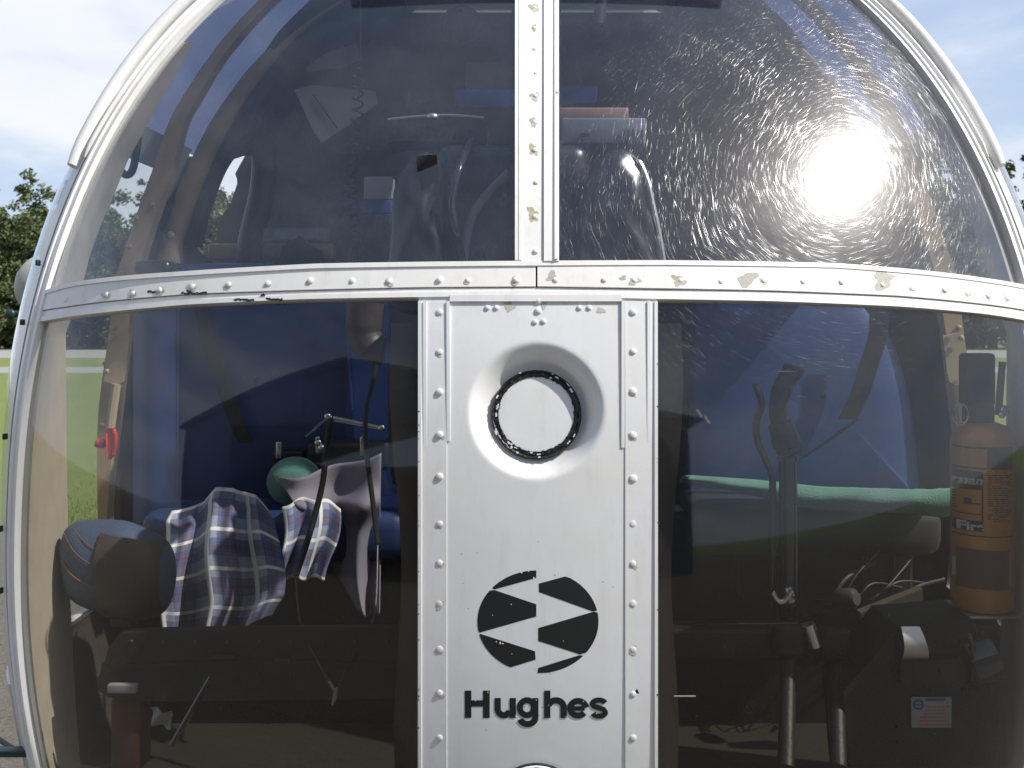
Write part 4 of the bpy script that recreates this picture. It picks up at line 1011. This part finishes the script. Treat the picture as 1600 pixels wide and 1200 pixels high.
# blue bag with orange stitching at the lower left
bc=P(180,885,1.38); bag=empty('canvas_bag',bc-Vector((0,0,.06)),'slate blue and brown bag with orange stitching at the lower left of the cabin','bag')
o_l=smoothpoly([(102,900),(100,840),(120,815),(180,812),(215,820),(262,850),(275,900),(262,950),(225,968),(160,955),(118,935)],5)
def bagp(a,b,k): 
    x=L(180,a,k);y=L(890,b,k); q=P(x,y,1.38); return q+Vector((0,-.055*math.sqrt(max(0,1-k*k)),0))
mb=MB().use(M['denim']); n=len(o_l); pts=[]
for k in (1,.98,.93,.85,.72,.55,.35,.02):
    for a,b in o_l: pts.append(bagp(a,b,k))
for a,b in o_l: pass
mb.quadgrid(pts,n,7,wrapu=True); mb.use(M['sole'])
back=[bagp(a,b,1) for a,b in o_l]+[bagp(a,b,.9)+Vector((0,.05,0)) for a,b in o_l]; mb.quadgrid(back,n,1,True,wrapu=True)
placed(bag,mb,'bag_body',smooth=180)
def onbag(a,b,e=.0015):
    # depth of the bag front at a pixel
    best=0
    for k in range(100):
        t=1-k/100
        ins=sum(1 for i in range(n) if ((180+(o_l[i][0]-180)*t)-a)**2+0>-1) and True
        # ray cast in outline scaled by t
        c=False; j=n-1
        for i in range(n):
            xi,yi=180+(o_l[i][0]-180)*t,890+(o_l[i][1]-890)*t; xj,yj=180+(o_l[j][0]-180)*t,890+(o_l[j][1]-890)*t
            if (yi>b)!=(yj>b) and a<(xj-xi)*(b-yi)/(yj-yi)+xi: c=not c
            j=i
        if not c: best=t; break
    return P(a,b,1.38)+Vector((0,-.055*math.sqrt(max(0,1-best*best))-e,0))
mb=MB().use(M['piping'])
for ln in ([(103,850),(125,875),(150,892),(190,908),(225,922),(262,930)],[(112,828),(140,850),(170,868),(210,885),(268,905)],[(125,820),(155,838),(190,855),(230,872)]):
    mb.tube(catmull([onbag(a,b) for a,b in ln],6),0.0006 if ln[0][0]>103 else .0010,6)
placed(bag,mb,'stitching')
mb=MB().use(M['sole']); mb.slab(lambda u,v,o:onbag(L(175,262,u),L(825+18*u,965-14*u,v),.004+o),12,14,0,.002); placed(bag,mb,'leather_patch',smooth=180)
mb=MB().use(M['rust']); mb.box(P(195,968,1.40),(.035,.03,.018),bev=.007); placed(bag,mb,'orange_strap_end')
# chart, cards, carton
def plate(name,pts,y,mt,label,cat,dy=.004,fold=None):
    mb=MB().use(mt); mb.poly([P(a,b,y+(c[0] if c else 0)) for a,b,*c in pts],Vector((0,dy,0)))
    if fold: mb.use(M['rubber']); mb.tube([P(*f,y-.002) for f in fold],.0012,6)
    o=mb.build(name,None,smooth=0); return tag(o,label,cat)
plate('paper_chart',[(460,140),(488,133),(586,142),(590,162),(545,195),(502,223),(487,200),(473,168)],1.75,M['greycard'],'grey folded chart hanging behind the coiled cord in the upper left pane','chart',fold=[(490,148),(526,200)])
plate('paper_sheet',[(478,104),(510,82),(557,67),(565,92),(535,106),(480,112)],1.85,M['greycard'],'small pale sheet above the folded chart','paper')
plate('notice',[(727,97),(800,97),(800,140),(727,140)],2.0,M['greycard'],'plain grey notice on the rear wall just left of the centre post','notice')
mb=MB().use(M['card']); mb.box(P(593,296,1.50),(.044,.03,.036),bev=.002); mb.use(M['navycard']); mb.box(P(592,325,1.50),(.044,.03,.022),bev=.002); mb.use(M['rubber']); mb.box(P(592,378,1.50),(.043,.03,.084),bev=.002)
tag(mb.build('carton',None),'upright white and navy carton beside the black instrument shroud','carton')
mb=MB().use(M['card']); mb.box(P(464,368,1.9),(.125,.03,.028),bev=.003); mb.box(P(464,368,1.88),(.09,.02,.020),bev=.002); tag(mb.build('storage_tin',None),'pale flat tin on the rear beam above the white band','tin')
mb=MB().use(M['leather']); 
mb.poly([P(a,b,1.75) for a,b in ((432,420),(440,385),(458,376),(466,368),(476,378),(494,388),(502,420))],Vector((0,.05,0))); mb.box(P(245,420,1.55),(.06,.05,.025),bev=.01); 
hb(mb,'seat_latch')
mb=MB().use(M['rubber']); pts=[]
for k in range(260):
    t=k/259; a=t*2*math.pi*19; px=L(556,552,t)+4*math.sin(t*8); py=L(95,415,t)
    pts.append(P(px,py,1.60)+Vector((.0085*math.cos(a),.0085*math.sin(a),0)))
pts=[P(562,-40,1.6),P(563,30,1.6),P(563,80,1.6)]+pts
mb.tube(pts,.0020,6); tag(mb.build('coiled_cord',None),'black coiled headset cord hanging down in the upper left pane','cord')

# ------------------------------------------------------------------ ground, grass, trees
def gplane(name,x0,x1,y0,y1,z,m,nx=1,ny=1):
    mb=MB().use(m); mb.sheet(lambda u,v:(L(x0,x1,u),L(y0,y1,v),z),nx,ny); o=mb.build(name,None,smooth=0); o['kind']='structure'; return o
def groundmat(name,c1,c2,c3,s1,s2,rough=.95):
    m=bpy.data.materials.new(name); m.use_nodes=True; t=m.node_tree; p=t.nodes['Principled BSDF']; tcd=N(t,'ShaderNodeTexCoord')
    a=N(t,'ShaderNodeTexNoise',ins={'Vector':tcd.outputs['Object'],'Scale':s1,'Detail':8.,'Roughness':.7}); b=N(t,'ShaderNodeTexNoise',ins={'Vector':tcd.outputs['Object'],'Scale':s2,'Detail':6.,'Roughness':.75})
    ar=N(t,'ShaderNodeMapRange',ins={0:a.outputs[0],1:.35,2:.65}); br=N(t,'ShaderNodeMapRange',ins={0:b.outputs[0],1:.38,2:.66})
    x=N(t,'ShaderNodeMixRGB',ins={0:ar.outputs[0],1:(*c1,1),2:(*c2,1)}); y=N(t,'ShaderNodeMixRGB',ins={0:br.outputs[0],1:x.outputs[0],2:(*c3,1)})
    t.links.new(y.outputs[0],p.inputs['Base Color']); p.inputs['Roughness'].default_value=rough; p.inputs['Specular IOR Level'].default_value=.2
    bu=N(t,'ShaderNodeBump',ins={'Height':b.outputs[0],'Strength':.8,'Distance':.02}); t.links.new(bu.outputs[0],p.inputs['Normal']); return m
M['grass']=groundmat('mown_grass',(.16,.21,.055),(.12,.165,.045),(.20,.225,.08),.35,9.)
M['asphalt']=groundmat('worn_asphalt',(.10,.088,.072),(.14,.125,.10),(.21,.19,.16),2.,55.)
M['taxi']=groundmat('pale_taxiway',(.30,.30,.29),(.36,.35,.33),(.27,.27,.26),.4,4.)
gplane('ground',-1500,1500,-1500,1500,0,M['grass'])
gplane('apron',-300,300,-40,6.55,.004,M['asphalt'])
gplane('taxiway',-400,400,41,50,.006,M['taxi'])
gplane('runway',-400,400,74,135,.006,M['taxi'])
# hangar behind the photographer, mirrored in the perspex
M['clad']=mat('blue_grey_cladding',(.10,.13,.20),.5,var=.2,vscale=.6); M['hdark']=mat('dark_hangar_interior',(.02,.02,.022),.8)
hg=empty('hangar',(0,-16,0),'blue grey steel hangar with a gabled roof standing behind the camera','hangar')
def hang(mb,name,**k):
    o=mb.build(name,None,smooth=0,**k); o.parent=hg; o.matrix_parent_inverse=Matrix.Translation(-Vector(hg.location)); return o
mb=MB().use(M['clad']); Y=-16
for x0,x1 in ((-15,-8),(8,15)): mb.box(((x0+x1)/2,Y,2.6),(x1-x0,.15,5.2))
mb.poly([Vector((-15,Y+.07,5.2)),Vector((15,Y+.07,5.2)),Vector((0,Y+.07,8.4))],Vector((0,-.15,0)))
for x in (-15,15): mb.box((x,Y-9,2.6),(.15,18,5.2))
mb.box((0,Y-18,3),(30,.15,6)); hang(mb,'wall')
mb=MB().use(M['clad'])
for sg in (-1,1): mb.poly([Vector((0,Y+.8,8.6)),Vector((sg*15.6,Y+.8,5.2)),Vector((sg*15.6,Y-18.5,5.2)),Vector((0,Y-18.5,8.6))],Vector((0,0,.12)))
hang(mb,'roof')
mb=MB().use(M['hdark']); mb.box((0,Y-14,2.5),(29,.1,5)); hang(mb,'back_wall')
mb=MB().use(M['clad'])
for x in (-9.5,9.5): mb.box((x,Y+.3,2.5),(3.4,.1,5.0))
hang(mb,'sliding_door')
hg.location=(-11,-16,0); hg.scale=(1.25,1,1.45)
# grass tufts at the apron edge
mb=MB(); gm=mat('grass_blade',(.14,.23,.035),.8,var=.35,vscale=3,col2=(.25,.26,.07)); mb.use(gm)
for k in range(9000):
    y=6.4+abs(random.gauss(0,1.1)); x=random.uniform(-.60,-.44)*y if random.random()<.7 else random.uniform(.44,.56)*y
    h=random.uniform(.02,.05); a=random.uniform(0,6.28); dx,dy=math.cos(a)*.004,math.sin(a)*.004; b=len(mb.v); lx,ly=random.gauss(0,.012),random.gauss(0,.012)
    mb.v+=[Vector((x-dx,y-dy,0)),Vector((x+dx,y+dy,0)),Vector((x+lx,y+ly,h))]; mb.f.append((b,b+1,b+2)); mb.m.append(0)
tag(mb.build('grass',None,smooth=0),'short green grass blades along the edge of the asphalt','grass',kind='stuff')
def leafmat(name,c,c2):
    m=mat(name,c,.6,col2=c2,vscale=.25); return m
LM=[leafmat('gum_leaf_olive',(.12,.15,.045),(.08,.11,.035)),leafmat('gum_leaf_yellow',(.19,.20,.075),(.11,.14,.05)),leafmat('gum_leaf_dark',(.06,.085,.028),(.09,.12,.04))]
BK=mat('gum_bark',(.22,.18,.14),.9,var=.5,vscale=1.5)
def tree_meshes(seed,h):
    rd=random.Random(seed); mt=MB().use(BK)
    tips=[]
    trunk=[Vector((0,0,0)),Vector((rd.uniform(-.4,.4),0,h*.25)),Vector((rd.uniform(-.8,.8),rd.uniform(-.5,.5),h*.5)),Vector((rd.uniform(-1,1),0,h*.8))]
    mt.tube(catmull(trunk,5),[L(.38,.08,k/15) for k in range(16)],8)
    for k in range(15):
        t=rd.uniform(.12,.8); base=trunk[0].lerp(trunk[3],t); a=rd.uniform(0,6.28); ln=rd.uniform(.14,.27)*h*(1.1-t*.6)
        e=base+Vector((math.cos(a)*ln,math.sin(a)*ln,ln*rd.uniform(.2,.8))); mid=(base+e)/2+Vector((0,0,-.3)); mt.tube(catmull([base,mid,e],4),[L(.15,.03,i/8) for i in range(9)],6); tips.append(e)
    tips.append(trunk[3]+Vector((0,0,h*.1)))
    ml=MB(); 
    for m in LM: ml.use(m)
    cl=[]
    for e in tips:
        for q in range(9):
            c=e+Vector((rd.gauss(0,1.5),rd.gauss(0,1.5),rd.gauss(0,1.3))); cl.append((c,rd.uniform(.55,1.5)))
    for q in range(75):
        a=rd.uniform(0,6.28); hh=rd.uniform(.03,.8); w_=4.8*math.sin(math.pi*min(1,hh+.25))**.7; cl.append((Vector((math.cos(a)*w_*rd.random()**.5,math.sin(a)*w_*rd.random()**.5,hh*h)),rd.uniform(.8,1.7)))
    for c,r in cl:
        mi=rd.choice((0,0,1,2)) ; ml.cur=mi
        for q in range(int(70*r)):
            d=Vector((rd.gauss(0,1),rd.gauss(0,1),rd.gauss(0,.8))); d=d.normalized()*r*rd.uniform(.35,1.05); p=c+d
            if p.z<.2: continue
            s1=rd.uniform(.2,.42); n1=Vector((rd.gauss(0,1),rd.gauss(0,1),rd.gauss(0,1))).normalized(); a1=n1.orthogonal().normalized()*s1; b1=n1.cross(a1).normalized()*s1*.5
            b=len(ml.v); ml.v+=[p-a1,p+b1,p+a1,p-b1]; ml.f.append((b,b+1,b+2,b+3)); ml.m.append(mi)
    return mt,ml
TV=[]
for i,(sd,h) in enumerate(((3,23.),(11,25.),(29,21.),(41,24.))):
    mt,ml=tree_meshes(sd,h); t_=mt.build('trunk',None); c_=ml.build('crown',None,smooth=0); TV.append((t_,c_))
used=[False]*4
def tree(i,x,y,sc,rz,label):
    r=empty('gum_tree',(x,y,0),label,'tree','gum trees beyond the runway'); r.rotation_euler.z=rz; r.scale=(sc*1.1,sc*1.1,sc)
    for o in TV[i]:
        q=o if not used[i] else o.copy()
        if used[i]: scene.collection.objects.link(q)
        q.parent=r
    used[i]=True
places=[]
x=-84
k=0
while x<-36: places.append((x,138+random.uniform(-4,5),random.uniform(.9,1.08)));x+=4.7
x=46
while x<92: places.append((x,136+random.uniform(-4,5),random.uniform(1.0,1.2))); x+=5.0
places+=[(-79,152,1.1),(-70,153,1.15),(-61,151,1.05),(-52,150,1.1),(-43,151,1.1),(52,150,1.2),(62,150,1.25),(71,149,1.3),(82,150,1.2)]
ORD='first second third fourth fifth sixth seventh eighth ninth tenth eleventh twelfth thirteenth fourteenth fifteenth'.split()
grp={}
for p_ in places: grp.setdefault((p_[0]<0,p_[1]>146),[]).append(p_)
kk=0
for (lf_,bk_),ls in grp.items():
    ls.sort()
    for i,(x,y,sc) in enumerate(ls):
        tree(kk%4,x,y,sc,random.uniform(0,6.28),'%s gum tree from the left in the %s row %s of the helicopter'%(ORD[i],'rear' if bk_ else 'front','left' if lf_ else 'right')); kk+=1
# pieces that came out of one builder become parts of their own
def split_loose(o):
    me=o.data; n=len(me.vertices); par=list(range(n))
    def fd(a):
        while par[a]!=a: par[a]=par[par[a]]; a=par[a]
        return a
    for e in me.edges:
        a,b=fd(e.vertices[0]),fd(e.vertices[1])
        if a!=b: par[a]=b
    g={}
    for p in me.polygons: g.setdefault(fd(p.vertices[0]),[]).append(p)
    if len(g)<2: return
    for i,ps in enumerate(g.values()):
        mp_={};vs=[];fs=[];mi=[];sm_=[]
        for p in ps:
            f=[]
            for v in p.vertices:
                if v not in mp_: mp_[v]=len(vs); vs.append(tuple(me.vertices[v].co))
                f.append(mp_[v])
            fs.append(f); mi.append(p.material_index); sm_.append(p.use_smooth)
        m2=bpy.data.meshes.new(o.name); m2.from_pydata(vs,[],fs)
        for q in me.materials: m2.materials.append(q)
        m2.polygons.foreach_set('material_index',mi); m2.polygons.foreach_set('use_smooth',sm_)
        if any(sm_): m2.set_sharp_from_angle(angle=R(40))
        c=o.copy(); c.data=m2; scene.collection.objects.link(c)
    bpy.data.objects.remove(o)
for o in list(scene.objects):
    if o.name.split('.')[0] in ('bulkhead_beam','floor_gusset','blue_overhead_panel','headlining','stick_fitting','belt_buckle_rods','control_cable','looped_wire','pedal_edge','roof_window','seat_piping_lit_patch','pedal_pad','seat_latch','sliding_door','floor_port','seat_base_seam'): split_loose(o) if o.name.split('.')[0]!='roof_window' else None
